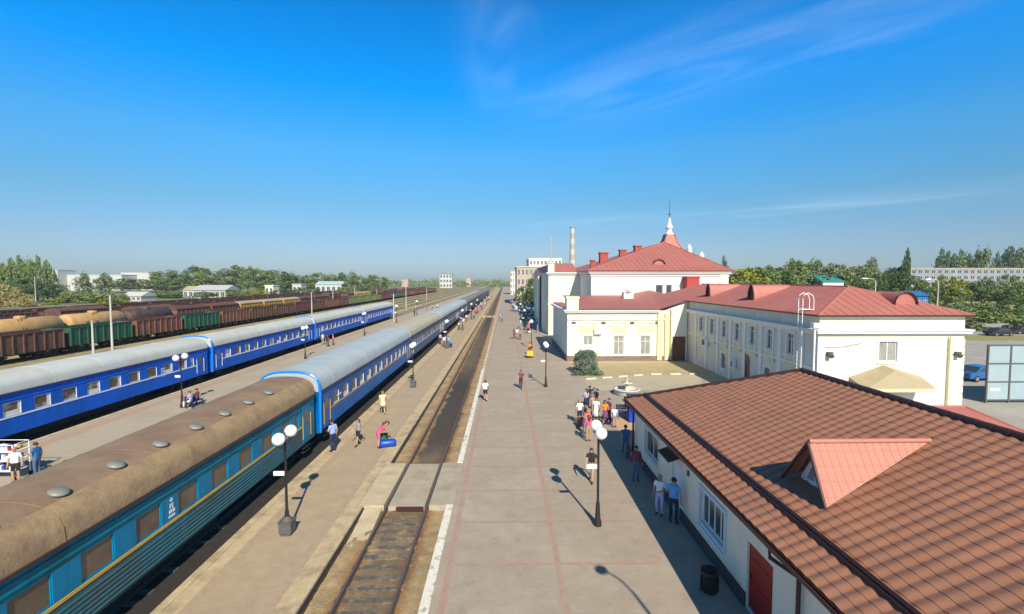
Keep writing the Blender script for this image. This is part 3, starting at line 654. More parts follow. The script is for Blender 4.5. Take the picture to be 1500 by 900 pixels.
# ------------------------------------------------------------------ the station: low wing, hall and cupola
def station_wing():
    t = thing('station_wing', (14.5, 60, 0), 'single storey cream and yellow station wing with brown gate facing the courtyard', 'building')
    loc = (-14.5, -60, 0)
    def B(b, n, m, par=t): return b.build(n, m, par, loc)
    X0, X1, Y0, Y1 = 7.45, 21.9, 57.0, 73.9
    holes = [(13.05, 14.25, .75, 3.0), (16.3, 17.45, .75, 3.0), (9.4, 10.5, 1.9, 3.0), (20.15, 21.75, -.04, 2.95)]
    b = MB(); wall(b, 'y', Y0, -1, X0, X1, -.05, 6.1, holes, .16, 0, 1); wall(b, 'x', X0, -1, Y0, Y1, -.05, 6.1); b.face([(19.2, Y0, 6.1), (X1, Y0, 6.1), (X1, Y0, 7.25)]); B(b, 'wall', [M_pale, M_whitew])
    b = MB(); pbox(b, 'y', Y0, -1, .003, .1, X0 - .05, 20.1, -.03, .6); pbox(b, 'x', X0, -1, .003, .1, Y0 - .1, Y1, -.03, .6); B(b, 'plinth', M_plinth)
    b = MB()
    for (o, za, zb) in ((.15, 5.72, 5.88), (.35, 5.88, 6.04), (.45, 6.04, 6.16)):
        pbox(b, 'y', Y0, -1, .003, o, X0 - o, 18.5, za, zb); pbox(b, 'x', X0, -1, .003, o, Y0, Y1, za, zb)
    pbox(b, 'y', Y0, -1, .003, .12, X0, 20.1, 4.95, 5.12); B(b, 'cornice', M_wcorn)
    b = MB()
    for z in range(6): pbox(b, 'y', Y0, -1, .003, .08, X0 - .02, 8.6, .65 + z * .7, .65 + z * .7 + .6, 0)
    for c in (9.95, 13.65, 16.88):
        pbox(b, 'y', Y0, -1, .003, .05, c - .95, c + .95, 3.45, 4.2, 1)
        for k in range(9):
            a = math.pi * (k + .5) / 9; x, z = c + 1.05 * math.cos(a), 4.25 + .5 * math.sin(a); pbox(b, 'y', Y0, -1, .003, .11, x - .17, x + .17, z - .1, z + .1, 0)
        pbox(b, 'y', Y0, -1, .003, .12, c - .85, c + .85, 3.12, 3.28, 0)
    for c in (8.2, 11.8, 15.25, 18.3): pbox(b, 'y', Y0, -1, .003, .13, c - .25, c + .25, 4.5, 4.75, 2)
    for c in (18.55, 19.45): pbox(b, 'y', Y0, -1, .003, .22, c - .28, c + .28, .1, 5.7, 1)
    for c in (11.8, 15.25): pbox(b, 'y', Y0, -1, .003, .07, c - .25, c + .25, .6, 4.4, 0)
    B(b, 'facade_ornament', [M_whitew, M_yellow, M_grey_box])
    for h in holes[:2]:
        f = window(t, 'y', Y0, -1, *h, dep=.13, gm=M_glass2, mull=1, trans=.72, surround=.22, sm_=M_whitew); f.location = loc
    f = window(t, 'y', Y0, -1, *holes[2], dep=.13, gm=M_glass2, mull=1, surround=.12, sm_=M_whitew); f.location = loc
    b = MB(); h = holes[3]; pbox(b, 'y', Y0, -1, -.12, -.06, h[0], h[1], h[2], h[3])
    for k in range(5): pbox(b, 'y', Y0, -1, -.06, -.04, h[0] + .08 + k * .3, h[0] + .3 + k * .3, .1, 2.85)
    B(b, 'gate', M_wooddoor)
    b = MB(); b.box(X0 - .1, 8.75, Y0 - .25, Y0 + 1.6, 6.17, 7.55); b.box(X0 - .2, 8.85, Y0 - .35, Y0 + 1.7, 7.55, 7.75); B(b, 'parapet_block', M_cream)
    b = MB(); A = [(8.8, Y0 - .3, 6.22), (18.4, Y0 - .3, 6.22), (22.3, Y0 - .3, 7.42), (22.3, 73.8, 8.2), (13.3, 73.8, 7.40), (8.8, 73.8, 7.40)]
    b.face([A[0], A[1], A[2], A[3], A[4], A[5]][:0] or [A[0], A[1], (18.4, 73.8, 7.4), A[5]]); b.face([A[1], A[2], A[3], (18.4, 73.8, 7.4)])
    for i in range(1, 22): b.tube([(8.8 + i * .44, Y0 - .3, 6.23), (8.8 + i * .44, 73.8, 7.41)], .018, 4, 0, False)
    b.box(X0, 8.8, Y0 + 1.7, 73.8, 6.17, 6.35); B(b, 'roof', M_tile2)
    b = MB(); b.tube([A[0], A[1], A[2]], .07, 5); B(b, 'gutter', M_trim)
    b = MB(); b.tube([(19.9, Y0 - .2, 6.3), (19.9, Y0 - .2, .2)], .07, 6); B(b, 'downpipe', M_yellow)
    b = MB(); b.box(17.2, 18.6, 69.0, 70.4, 7.0, 8.0); b.ball((17.9, 68.9, 8.3), .55, 12, 8, 0, .4); B(b, 'rooftop_unit', M_wcorn)
    for x in (11.1,):
        b = MB(); b.box(x - .45, x + .45, 56.55, 56.87, 3.3, 3.9); B(b, 'air_conditioner', M_whiteplate)
station_wing()
def station_hall():
    t = thing('station_hall', (24, 90, 0), 'tall cream station hall with red hipped roof and ornate cupola spire', 'building')
    loc = (-24, -90, 0)
    def B(b, n, m, par=t): return b.build(n, m, par, loc)
    ZE = 11.15
    b = MB(); h = [(23.4, 24.5, 7.55, 9.0), (25.0, 25.9, 7.55, 9.0)]
    wall(b, 'y', 74, -1, 13.35, 34.6, -.05, ZE, h, .15); wall(b, 'x', 13.35, -1, 74, 85, -.05, ZE); wall(b, 'x', 34.6, 1, 74, 86, -.05, ZE)
    wall(b, 'y', 86, -1, 34.6, 40.4, -.05, ZE); wall(b, 'x', 40.4, 1, 86, 130, -.05, ZE)
    B(b, 'wall', M_whitew)
    b = MB(); gl = []
    sw = [(88 + i * 4.2, 89.6 + i * 4.2, 1.2, 4.0) for i in range(9)] + [(88 + i * 4.2, 89.6 + i * 4.2, 6.2, 9.2) for i in range(9)]
    wall(b, 'y', 85, -1, 7.85, 13.35, -.05, ZE); wall(b, 'x', 7.85, -1, 85, 130, -.05, ZE, sw, .15); wall(b, 'y', 130, 1, 7.85, 40.4, -.05, ZE); B(b, 'wall', M_cream)
    for q in sw: f = window(t, 'x', 7.85, -1, *q, dep=.13, mull=1, trans=.7, sill=False); f.location = loc
    for q in h: f = window(t, 'y', 74, -1, *q, dep=.13, mull=0, surround=.1); f.location = loc
    b = MB()
    for (o, za, zb) in ((.15, 10.35, 10.55), (.4, 10.75, 10.95), (.55, 10.95, 11.12)):
        pbox(b, 'y', 74, -1, .003, o, 13.35 - o, 34.6 + o, za, zb); pbox(b, 'x', 13.35, -1, .003, o, 74, 84.5, za, zb)
    B(b, 'cornice', M_wcorn); b = MB()
    for (o, za, zb) in ((.15, 10.35, 10.55), (.4, 10.75, 10.95), (.55, 10.95, 11.12)): pbox(b, 'y', 86, -1, .003, o, 35.2, 40.4 + o, za, zb)
    B(b, 'cornice', M_wcorn); b = MB()
    for (o, za, zb) in ((.15, 10.35, 10.55), (.4, 10.75, 10.95), (.55, 10.95, 11.12)): pbox(b, 'y', 85, -1, .003, o, 7.85 - o, 12.8, za, zb); pbox(b, 'x', 7.85, -1, .003, o, 85, 130, za, zb)
    pbox(b, 'x', 7.85, -1, .003, .25, 85, 130, 5.3, 5.7); pbox(b, 'y', 85, -1, .003, .25, 7.6, 12.8, 5.3, 5.7); B(b, 'cornice', M_wcorn)
    b = MB()
    for c in (34.0,): pbox(b, 'y', 74, -1, .003, .2, c - .6, c + .6, 7.0, 10.7)
    B(b, 'pilaster', M_cream); b = MB()
    for y in [86.5 + 4.2 * i for i in range(10)]: pbox(b, 'x', 7.85, -1, .003, .3, y - .45, y + .45, -.05, 10.3)
    pbox(b, 'y', 85, -1, .003, .2, 7.7, 8.7, -.05, 10.3); b.box(7.2, 9.4, 88.5, 94, 0, 11.0); b.box(6.9, 7.2, 100, 108, 0, 10.6)
    B(b, 'pilaster', M_cream)
    b = MB(); b.box(7.6, 8.7, 84.7, 86.2, 11.14, 12.75); b.box(7.45, 8.85, 84.55, 86.35, 12.75, 12.95); B(b, 'parapet_block', M_cream)
    b = MB(); b.box(9.0, 10.4, 85.5, 86.2, 6.2, 9.0); 
    # roofs
    b = MB(); xa, ya, xb = 12.7, 73.4, 35.25; A0, A1 = Vector((29.4, 88.5, 16.75)), Vector((29.4, 96, 16.75)); ze = 11.2
    c = [(xa, ya, ze), (xb, ya, ze), (41, 85.4, ze), (41, 130, ze), (xa, 130, ze)]
    b.face([c[0], c[1], A0]); b.face([c[1], c[2], A0]); b.face([c[2], c[3], A1, A0]); b.face([c[3], c[4], A1]); b.face([c[4], c[0], A0, A1])
    for i in range(1, 28):
        x = xa + (xb - xa) * i / 28; k = (x - xa) / (A0.x - xa) if x < A0.x else (xb - x) / (xb - A0.x)
        a = Vector((x, ya, ze + .015)); top = Vector((x, ya + (A0.y - ya) * k, ze + .015 + (A0.z - ze) * k)); b.tube([a, top], .03, 4, 0, False)
    b.tube([c[0], A0], .12, 6); b.tube([c[1], A0], .12, 6)
    b.face([(8.6, 84.6, 11.2), (12.7, 84.6, 11.2), (12.7, 90, 12.9), (8.6, 90, 12.9)]); b.face([(8.6, 90, 12.9), (12.7, 90, 12.9), (12.7, 130, 12.9), (8.6, 130, 12.9)]); b.face([(7.4, 86.4, 11.2), (8.6, 84.6, 11.2), (8.6, 90, 12.9), (8.6, 130, 12.9), (7.4, 130, 11.2)])
    B(b, 'roof', M_tile2)
    b = MB(); b.box(xa, xb, ya, ya + .15, ze - .15, ze - .01); b.box(8.8, 12.6, 84.5, 84.62, ze - .15, ze - .01); b.box(35.3, 41, 85.3, 85.42, ze - .15, ze - .01); B(b, 'fascia', M_trim)
    for (px, pt, pb, Y, w_) in ((884, 370, 386, 92, 1.5), (912, 366, 382, 92, 1.2), (934, 360, 378, 92, 1.3), (868, 381, 395, 84, .7)):
        x, z = AY(px, pt, Y); z0 = AY(px, pb, Y)[1] - 1.2
        b = MB(); b.box(x - w_ / 2, x + w_ / 2, Y - w_ / 2, Y + w_ / 2, z0, z - .25); b.box(x - w_ / 2 - .12, x + w_ / 2 + .12, Y - w_ / 2 - .12, Y + w_ / 2 + .12, z - .25, z); B(b, 'chimney', M_redbrick)
    b = MB(); b.box(27.6, 29.5, 72.2, 73.995, 6.5, 10.1); b.box(27.5, 29.6, 72.1, 73.995, 10.1, 10.3); B(b, 'chimney', mat('red_shaft', (.42, .06, .05), .8, .1, 2))
    b = MB(); n = 12; cx, cy, cz = 24.6, 76.2, 11.7; fr = []
    for k in range(n + 1):
        a = math.pi * k / n; fr.append(Vector((cx + 1.1 * math.cos(a), cy, cz + 1.35 * math.sin(a))))
    for k in range(n): b.face([fr[k], fr[k + 1], fr[k + 1] + Vector((0, 6, 0)), fr[k] + Vector((0, 6, 0))], 0, True)
    d = B(b, 'roof_vent', M_tile2); g = MB(); g.face([p + Vector((0, .15, 0)) for p in fr]); g.build('vent_louvre', M_tile2, d); g = MB(); g.tube(fr, .09, 6); g.build('vent_rim', M_trim, d)
    # cupola
    cu = MB(); X, Y = 34.6, 101.0
    prof = [(6.4, 13.2), (6.1, 13.7), (4.8, 14.4), (3.2, 15.2), (2.0, 16.3), (1.3, 17.7), (.85, 19.4)]
    vs = []; fs = []
    for r_, z in prof: vs += [(X - r_, Y - r_, z), (X + r_, Y - r_, z), (X + r_, Y + r_, z), (X - r_, Y + r_, z)]
    for i in range(len(prof) - 1):
        for k in range(4): fs.append((i * 4 + k, i * 4 + (k + 1) % 4, i * 4 + 4 + (k + 1) % 4, i * 4 + 4 + k))
    cu.mesh_in(vs, fs, 0); d = B(cu, 'cupola', M_tile2)
    e = MB()
    for k in range(4):
        sx, sy = ((-1, -1), (1, -1), (1, 1), (-1, 1))[k]; e.tube([(X + sx * r_, Y + sy * r_, z + .05) for r_, z in prof], .16, 6)
    e.build('cupola_rib', M_tile2, d)
    e = MB(); e.box(X - 6, X + 6, Y - 6, Y + 6, 11, 13.15); e.build('drum', M_whitew, d)
    e = MB(); e.lathe([(.95, 19.3), (.95, 19.6), (.55, 19.7), (.55, 20.6), (.75, 20.7), (.75, 20.9), (.4, 21.5), (.25, 22.3), (.1, 22.9)], 12, (X, Y, 0)); e.build('lantern', M_whitew, d)
    e = MB(); e.tube([(X, Y, 22.9), (X, Y, 26.6)], [.09, .03], 6); e.ball((X, Y, 23.6), .22); e.build('spire', M_grey_box, d)
    for (dx, z, r_) in ((3.1, 16.0, .5), (4.9, 14.4, .5)):
        e = MB(); e.lathe([(r_, -.2), (r_, .9), (r_ * 1.15, 1.0), (r_ * .6, 1.5), (.05, 1.9)], 10, (X + dx, Y - dx - .1, z - .8)); e.build('finial', M_whitew, d)
station_hall()
# ------------------------------------------------------------------ trains
BLUE = mat('bright_blue_coach_paint', (.0, .115, .62), .45, .08, 1.2, c2=(.0, .095, .48), c2s=.4, spec=.22, grime=.22)
BLUE2 = mat('ultramarine_coach_paint', (.0, .115, .40), .35, .10, 1.2, c2=(.0, .09, .31), c2s=.4, spec=.22, grime=.22)
BRIM = mat('clear_blue_coach_rim', (.0, .20, .66), .35, .05, 2)
TEAL = mat('teal_coach_paint', (.0, .20, .38), .4, .10, 1.5, c2=(.0, .15, .26), c2s=.6, spec=.2, grime=.26)
TEALD = mat('teal_upper_band', (.0, .15, .22), .4, .12, 1.5, c2=(.0, .11, .15), c2s=.7, spec=.2, grime=.26)
TEALL = mat('grubby_teal_lower_panels', (.035, .135, .17), .5, .2, 1.5, c2=(.07, .09, .085), c2s=.5, c2lo=.45, c2hi=.75, spec=.2, grime=.26)
GREYB = mat('grey_blue_coach_paint', (.055, .10, .20), .45, .12, 1.2, grime=.30)
GREYD = mat('dark_grey_coach_paint', (.06, .075, .10), .5, .12, 1.2)
YEL = mat('yellow_stripe_paint', (.58, .36, .045), .5, .12, 2)
WHS = mat('white_stripe_paint', (.72, .76, .78), .5, .08, 2)
ROOF_BR = mat('brown_dusty_roof', (.235, .150, .092), .85, .16, 1.2, .3, 8, c2=(.265, .185, .115), c2s=.55, c2lo=.42, c2hi=.62)
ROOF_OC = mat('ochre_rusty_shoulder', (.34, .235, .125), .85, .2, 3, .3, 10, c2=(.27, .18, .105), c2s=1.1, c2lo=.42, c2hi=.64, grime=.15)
ROOF_GR = mat('pale_grey_blue_roof', (.36, .43, .47), .75, .06, .8, c2=(.40, .44, .45), c2s=.3)
ROOF_PB = mat('pale_beige_grey_roof', (.50, .53, .51), .75, .06, .8, c2=(.48, .48, .42), c2s=.35)
ROOF_YE = mat('yellowed_grey_roof', (.46, .41, .26), .65, .12, .8, c2=(.40, .40, .36), c2s=.3)
ROOF_DK = mat('dark_grey_roof', (.20, .20, .19), .7, .12, .8)
PANE_BR = mat('brown_curtained_pane', (.135, .095, .065), .22, .25, .9, c2=(.17, .14, .12), c2s=.6)
PANE_GR = mat('dim_coach_pane', (.10, .085, .07), .18, .4, .8, c2=(.42, .40, .36), c2s=.55, c2lo=.50, c2hi=.58)
CURT = mat('white_curtain', (.7, .68, .62), .8, .08, 4)
VENT = mat('roof_vent_metal', (.22, .22, .19), .5, .2, 4)
W_, LOW, WZ0, WZ1, EAV, APX = 1.65, .56, 1.68, 2.49, 3.06, 4.10
def wheelset(b, y, r=.47, z=.05):
    for s in (-1, 1):
        x = s * .80
        vs = []; n = 18
        b.tube([(x - .065, y, z + r), (x + .065, y, z + r)], r, n); b.tube([(x + s * .066, y, z + r), (x + s * .12, y, z + r)], .16, 10)
    b.tube([(-.75, y, z + r), (.75, y, z + r)], .09, 8)
def bogie_mesh():
    b = MB()
    for y in (-1.2, 1.2): wheelset(b, y, .47, -.12)
    for s in (-1, 1):
        b.box(s * 1.02 - .09, s * 1.02 + .09, -1.75, 1.75, .38, .58)
        for y in (-1.2, 1.2): b.box(s * 1.1 - .12, s * 1.1 + .12, y - .2, y + .2, .18, .48)
        for y in (-.35, .35): b.tube([(s * 1.08, y, .12), (s * 1.08, y, .46)], .11, 8)
        b.box(s * 1.05 - .12, s * 1.05 + .12, -.6, .6, .0, .12)
    b.box(-1.0, 1.0, -.3, .3, .3, .55); return b.me('bogie', M_dkmetal)
ME_BOGIE = bogie_mesh()
def link(name, me, par, loc=(0, 0, 0)):
    o = bpy.data.objects.new(name, me); col.objects.link(o); o.parent = par; o.location = loc; return o
def coach(xc, y0, y1, label, up, mid, low, stripe, roof, group, detail=2, shoulder=None, ribs=True, vents=0, rim=None, pane=None, curtain=False, dz=0.0, marks=None, frame=None, width=0.0):
    h = (y1 - y0) / 2; W = W_ + width
    t = thing('passenger_coach', (xc, (y0 + y1) / 2, -.20), label, 'train coach', group)
    def B(b, n, m, par=t): return b.build(n, m, par, (0, 0, .2))
    b = MB()
    rl = [(W, LOW)]; z = LOW + .06
    if ribs:
        while z < 1.42:
            rl += [(W, z), (W + .022, z + .02), (W + .022, z + .055), (W, z + .075)]; z += .14
    rl.append((W, 1.575)); left = [(-W, 1.575)] + ([(-x, z) for x, z in rl[1:-1]][::-1]) + [(-W, LOW)]
    b.extr(rl + left, -h, h, 0)
    b.box(-W, W, -h, h, 1.577, WZ0, 1)
    ru = [(W, WZ1), (W, 2.60), (W + .03, 2.62), (W + .03, 2.66), (W, 2.68), (W, 2.80), (W + .03, 2.82), (W + .03, 2.86), (W, 2.88), (W, EAV)]
    b.extr(ru + [(-x, z) for x, z in ru[::-1]], -h, h, 2)
    ops = []
    if detail:
        c = h - 3.6
        while c > -h + 2.6: ops.append((c - .54, c + .54)); c -= 1.88
        ops.append((h - 2.55, h - 2.05))
    ops.sort(); e = -h + .02
    doors = [(h - 1.65, h - .75), (-h + .75, -h + 1.65)]
    for a, c in ops: b.box(W - .13, W, e, a, WZ0 + .002, WZ1 - .002, 1); e = c
    b.box(W - .13, W, e, h - .02, WZ0 + .002, WZ1 - .002, 1); b.box(-W, -W + .1, -h + .02, h - .02, WZ0 + .002, WZ1 - .002, 1)
    for y in (-h, h): a = min(y, y - math.copysign(.12, y)); b.box(-W + .1, W - .13, a, a + .12, WZ0, WZ1, 1)
    B(b, 'body', [low, mid, up])
    if stripe:
        b = MB(); b.box(W + .003, W + .028, -h + 1.75, h - 1.75, 1.575, 1.665); B(b, 'stripe', stripe)
    rp = []; n = 14
    for k in range(n + 1):
        a = math.pi * k / n; ca = math.cos(a); rp.append(((W + .05) * math.copysign(abs(ca) ** .76, ca), EAV + .012 + (APX + dz - EAV) * math.sin(a) ** .64))
    b = MB()
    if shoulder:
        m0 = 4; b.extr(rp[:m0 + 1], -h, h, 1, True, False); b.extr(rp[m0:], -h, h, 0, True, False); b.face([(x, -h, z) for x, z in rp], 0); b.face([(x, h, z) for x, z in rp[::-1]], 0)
    else:
        b.extr(rp, -h, h, 0, True, False); b.face([(x, -h, z) for x, z in rp]); b.face([(x, h, z) for x, z in rp[::-1]])
    b.face([(rp[0][0], -h, EAV + .011), (rp[0][0], h, EAV + .011), (rp[-1][0], h, EAV + .011), (rp[-1][0], -h, EAV + .011)])
    if detail:
        y = -h + 2.4
        while y < h - 1:
            vs = [(x * 1.004, y, z + .008) for x, z in rp]; b.tube(vs, .009, 4, 0, False, False); y += 3.76
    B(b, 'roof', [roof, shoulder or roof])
    b = MB(); b.extr([(W + .05, EAV - .03), (W + .10, EAV - .03), (W + .10, EAV + .03), (W + .05, EAV + .03)], -h, h); B(b, 'gutter', M_trim)
    b = MB(); b.box(-1.2, 1.2, -h, h, .40, LOW - .004); b.box(-1.15, 1.15, -4.6, 4.2, -.02, .38)
    for y in (-5.6, 5.2): b.box(-.9, .9, y - .5, y + .5, .1, .4)
    B(b, 'underframe', M_dkmetal)
    if detail:
        for y in (-h + 3.2, h - 3.2): link('bogie', ME_BOGIE, t, (0, y, .2 - .12))
        for a, c in ops:
            f = window(t, 'x', W, 1, a, c, WZ0, WZ1, dep=.075, fm=frame or mid, gm=pane or PANE_BR, mull=0, trans=0, sill=False, fw=.035); f.location = (0, 0, .2)
            if curtain and c - a > .9 and random.random() < .75:
                q = MB(); s = random.choice((.1, .14, .2)); q.box(W - .05, W - .045, c - .04 - s, c - .04, WZ0 + .05, WZ1 - .05)
                if random.random() < .5: q.box(W - .05, W - .045, a + .04, c - .05 - s, WZ0 + .04, WZ0 + .3)
                q.build('curtain', CURT, f)
        for a, c in doors:
            q = MB(); q.box(W + .003, W + .04, a, c, LOW + .1, 2.72); d = B(q, 'door', low if not stripe else mid)
            q = MB(); q.box(W + .043, W + .052, a + .22, c - .22, 1.75, 2.45); q.build('pane', pane or PANE_BR, d)
            for y in (a - .07, c + .07): q = MB(); q.tube([(W + .06, y, .9), (W + .06, y, 2.2)], .022, 6); q.build('grab_rail', stripe or M_whiteplate, d)
            q = MB()
            for k in range(2): q.box(W - .45, W + .05, a, c, .12 + k * .24, .15 + k * .24)
            q.build('door_step', M_dkmetal, d)
    b = MB(); b.box(-.75, .75, h - .02, h + .32, .6, 2.95); B(b, 'gangway', M_black)
    if rim:
        b = MB(); pr = [(x * 1.012, z + .04) for x, z in rp]; full = [(W * 1.012 + .03, LOW + .02)] + pr + [(-W * 1.012 - .03, LOW + .02)]
        b.tube([(x, -h + .06, z) for x, z in full], .09, 6, 0, False); B(b, 'end_rim', rim)
    for k in range(vents):
        y = h - 3.95 - k * 1.88; x = .98; zz = EAV + .012 + (APX - EAV) * (1 - (x / (W + .05)) ** 2.63) ** .32
        b = MB(); n_ = Vector((.25, 0, 1)).normalized()
        b.lathe([(.06, -.05), (.075, .05)], 10); b.lathe([(.001, .12), (.17, .115), (.235, .065), (.235, .03), (.10, .01)], 16)
        o = b.build('roof_ventilator', VENT, t, (x, y, .2 + zz + .02)); o.rotation_euler = (0, .26, 0)
    if marks:
        b = MB()
        for (y, z, w2, h2) in marks: b.box(W + .004, W + .012, y - w2 / 2, y + w2 / 2, z - h2 / 2, z + h2 / 2)
        B(b, 'white_marking', WHS)
    return t
X1, X2 = -12.85, -30.95
mk = []
yy = 15.8 - 14.9
for (dy, z, w2, h2) in ((0, 2.36, .07, .12), (-.05, 2.36, .05, .04), (.05, 2.36, .05, .04), (0, 2.22, .18, .03), (-.06, 2.14, .05, .09), (.05, 2.13, .05, .11), (0, 2.18, .14, .025), (-.1, 1.98, .05, .12), (-.02, 1.98, .05, .12), (.07, 1.98, .05, .12), (.13, 1.98, .03, .12), (-.12, 1.82, .06, .08), (-.04, 1.82, .05, .08), (.04, 1.82, .06, .08), (.12, 1.82, .04, .08)): mk.append((yy + dy, z, w2, h2))
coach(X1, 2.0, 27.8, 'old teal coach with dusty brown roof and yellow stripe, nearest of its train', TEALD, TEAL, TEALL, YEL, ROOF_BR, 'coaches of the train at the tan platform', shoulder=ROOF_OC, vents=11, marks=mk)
mk2 = [(-10.5 + i * .13, 2.1, .08, .1) for i in range(7)]
coach(X1, 28.3, 55.6, 'blue coach with yellow stripe and pale grey roof coupled ahead of the teal coach', BLUE2, BLUE2, BLUE2, YEL, ROOF_GR, 'coaches of the train at the tan platform', rim=BRIM, dz=.10, width=.06, pane=PANE_BR, curtain=True, marks=mk2, frame=M_frame)
coach(X1, 56.2, 83.4, 'grey blue coach with yellowed roof, third coach of the train at the tan platform', GREYB, GREYB, GREYB, WHS, ROOF_YE, 'coaches of the train at the tan platform', detail=1, pane=PANE_GR, curtain=True)
coach(X1, 84.0, 111.2, 'grey blue coach with pale grey roof, fourth coach of the train at the tan platform', GREYB, GREYB, GREYB, WHS, ROOF_GR, 'coaches of the train at the tan platform', detail=1, pane=PANE_GR)
coach(X1, 111.8, 139, 'grey blue coach with bright pale roof, fifth coach of the train at the tan platform', GREYB, GREYB, GREYB, WHS, ROOF_GR, 'coaches of the train at the tan platform', detail=1, pane=PANE_GR)
y = 139.6
for i in range(7):
    coach(X1, y, y + 27.2, 'dark grey coach with dull roof far along the train at the tan platform', GREYD, GREYD, GREYD, None, ROOF_DK, 'dark coaches at the far end of the train', detail=0); y += 27.8
for i, (a, c) in enumerate(((21.3, 47.1), (47.7, 73.0), (73.6, 99.0), (99.6, 125.2))):
    lb = ('bright blue coach with white stripe, nearest of the train across the beige platform', 'bright blue coach, second of the white striped train across the beige platform', 'bright blue coach, third of the white striped train, between two more blue coaches', 'bright blue coach at the far end of the white striped train')[i]
    m_ = [(6.6 + j * .17, 2.15 - k * .2, .1, .11) for j in range(3) for k in range(4)] if i == 0 else None
    if i == 0: m_ += [(-8.5 + j * .15, .85, .1, .1) for j in range(12)]
    coach(X2, a, c, lb, BLUE, BLUE, BLUE, WHS, ROOF_PB, 'coaches of the bright blue train', ribs=False, pane=PANE_GR, curtain=True, rim=BRIM if i else None, marks=m_, frame=M_frame)

# ------------------------------------------------------------------ freight wagons
RUST = mat('rust_brown_wagon', (.145, .068, .045), .85, .25, 1.5, c2=(.10, .055, .045), c2s=.6, grime=.30)
MAROON = mat('maroon_wagon', (.13, .045, .042), .85, .2, 1.5, c2=(.09, .045, .045), c2s=.6)
OXIDE = mat('red_oxide_wagon', (.22, .085, .055), .85, .2, 1.5, c2=(.14, .075, .055), c2s=.6, grime=.30)
GREEN = mat('green_wagon', (.02, .105, .062), .7, .2, 1.5, c2=(.025, .09, .05), c2s=.6, grime=.30)
OLIVE = mat('olive_green_wagon', (.15, .19, .06), .8, .2, 1.5)
TAN = mat('tan_tank', (.50, .31, .12), .6, .12, .8, c2=(.42, .24, .10), c2s=.5)
DARKT = mat('sooty_tank', (.055, .042, .036), .7, .3, .8, c2=(.13, .07, .05), c2s=.5)
OCHW = mat('ochre_hopper', (.50, .27, .05), .75, .2, .8)
SANDR = mat('sand_coloured_wagon_roof', (.42, .33, .20), .8, .15, .8)
COAL = mat('wagon_load', (.05, .042, .038), .95, .4, 2)
LW = 10.9
def wag_base(t):
    b = MB(); b.box(-1.4, 1.4, -LW / 2, LW / 2, .82, 1.0); b.box(-.3, .3, -LW / 2 - .35, LW / 2 + .35, .72, .9)
    for s in (-1, 1):
        for y in (-LW / 2 - .3, LW / 2 + .3): b.tube([(s * .85, y - .25, .85), (s * .85, y + .25, .85)], .14, 8)
    b.build('underframe', M_dkmetal, t)
    for y in (-LW / 2 + 2.1, LW / 2 - 2.1): link('bogie', ME_BOGIE, t, (0, y, .14))
def gondola(m, name='open_wagon'):
    t = thing(name, (0, 0, 0), 'x', 'freight wagon'); wag_base(t)
    b = MB(); h = LW / 2; W = 1.5
    for s in (-1, 1): a, c = sorted((s * W, s * (W - .08))); b.box(a, c, -h, h, 1.0, 3.45)
    for s in (-1, 1): a, c = sorted((s * h, s * (h - .08))); b.box(-W + .08, W - .08, a, c, 1.0, 3.40)
    n = 9
    for i in range(n):
        y = -h + .12 + (LW - .24) * i / (n - 1)
        for s in (-1, 1): a, c = sorted((s * (W + .003), s * (W + .12))); b.box(a, c, y - .07, y + .07, .95, 3.35)
    for s in (-1, 1):
        a, c = sorted((s * (W + .003), s * (W + .10))); b.box(a, c, -h, h, 3.36, 3.50)
        for z in (1.6, 2.4): a, c = sorted((s * (h + .003), s * (h + .07))); b.box(-W, W, a, c, z, z + .12)
        for x in (-.7, .7): a, c = sorted((s * (h + .003), s * (h + .09))); b.box(x - .06, x + .06, a, c, 1.0, 3.4)
    b.build('body', m, t)
    b = MB(); b.face([(-W + .09, -h + .09, 1.4), (W - .09, -h + .09, 1.4), (W - .09, h - .09, 1.4), (-W + .09, h - .09, 1.4)]); b.build('load', COAL, t); return t
def tank(m):
    t = thing('tank_wagon', (0, 0, 0), 'x', 'tank wagon'); wag_base(t); h = LW / 2 - .1; r = 1.5; z = 3.2
    b = MB(); b.tube([(0, -h, z), (0, -h + .12, z), (0, -h + .4, z), (0, h - .4, z), (0, h - .12, z), (0, h, z)], [r * .55, r * .86, r, r, r * .86, r * .55], 24); b.build('tank', m, t)
    b = MB(); b.lathe([(.65, -.2), (.65, .28), (.6, .34), (.001, .36)], 14, (0, 0, z + r - .05)); b.build('dome', m, t)
    b = MB()
    for y in (-3, 3): b.box(-1.2, 1.2, y - .2, y + .2, 1.0, 2.2)
    b.box(-1.0, 1.0, -.5, -.42, z + r + .0, z + r + .04)
    for y in (-.75, -1.15): b.tube([(1.55, y, 1.0), (1.6, y, z), (.8, y, z + r)], .03, 5)
    b.build('saddle', M_dkmetal, t); return t
def boxcar(m, roof):
    t = thing('covered_wagon', (0, 0, 0), 'x', 'covered wagon'); wag_base(t); h = LW / 2; W = 1.5
    b = MB(); b.box(-W, W, -h, h, 1.0, 3.9)
    for i in range(9):
        y = -h + .1 + (LW - .2) * i / 8
        for s in (-1, 1): a, c = sorted((s * (W + .003), s * (W + .08))); b.box(a, c, y - .05, y + .05, 1.0, 3.85)
    b.build('body', m, t)
    rp = [(W * math.cos(math.pi * k / 8) * 1.05, 3.905 + .75 * math.sin(math.pi * k / 8)) for k in range(9)]
    b = MB(); b.extr(rp, -h - .05, h + .05, 0, True); b.build('roof', roof, t); return t
KIND = {}
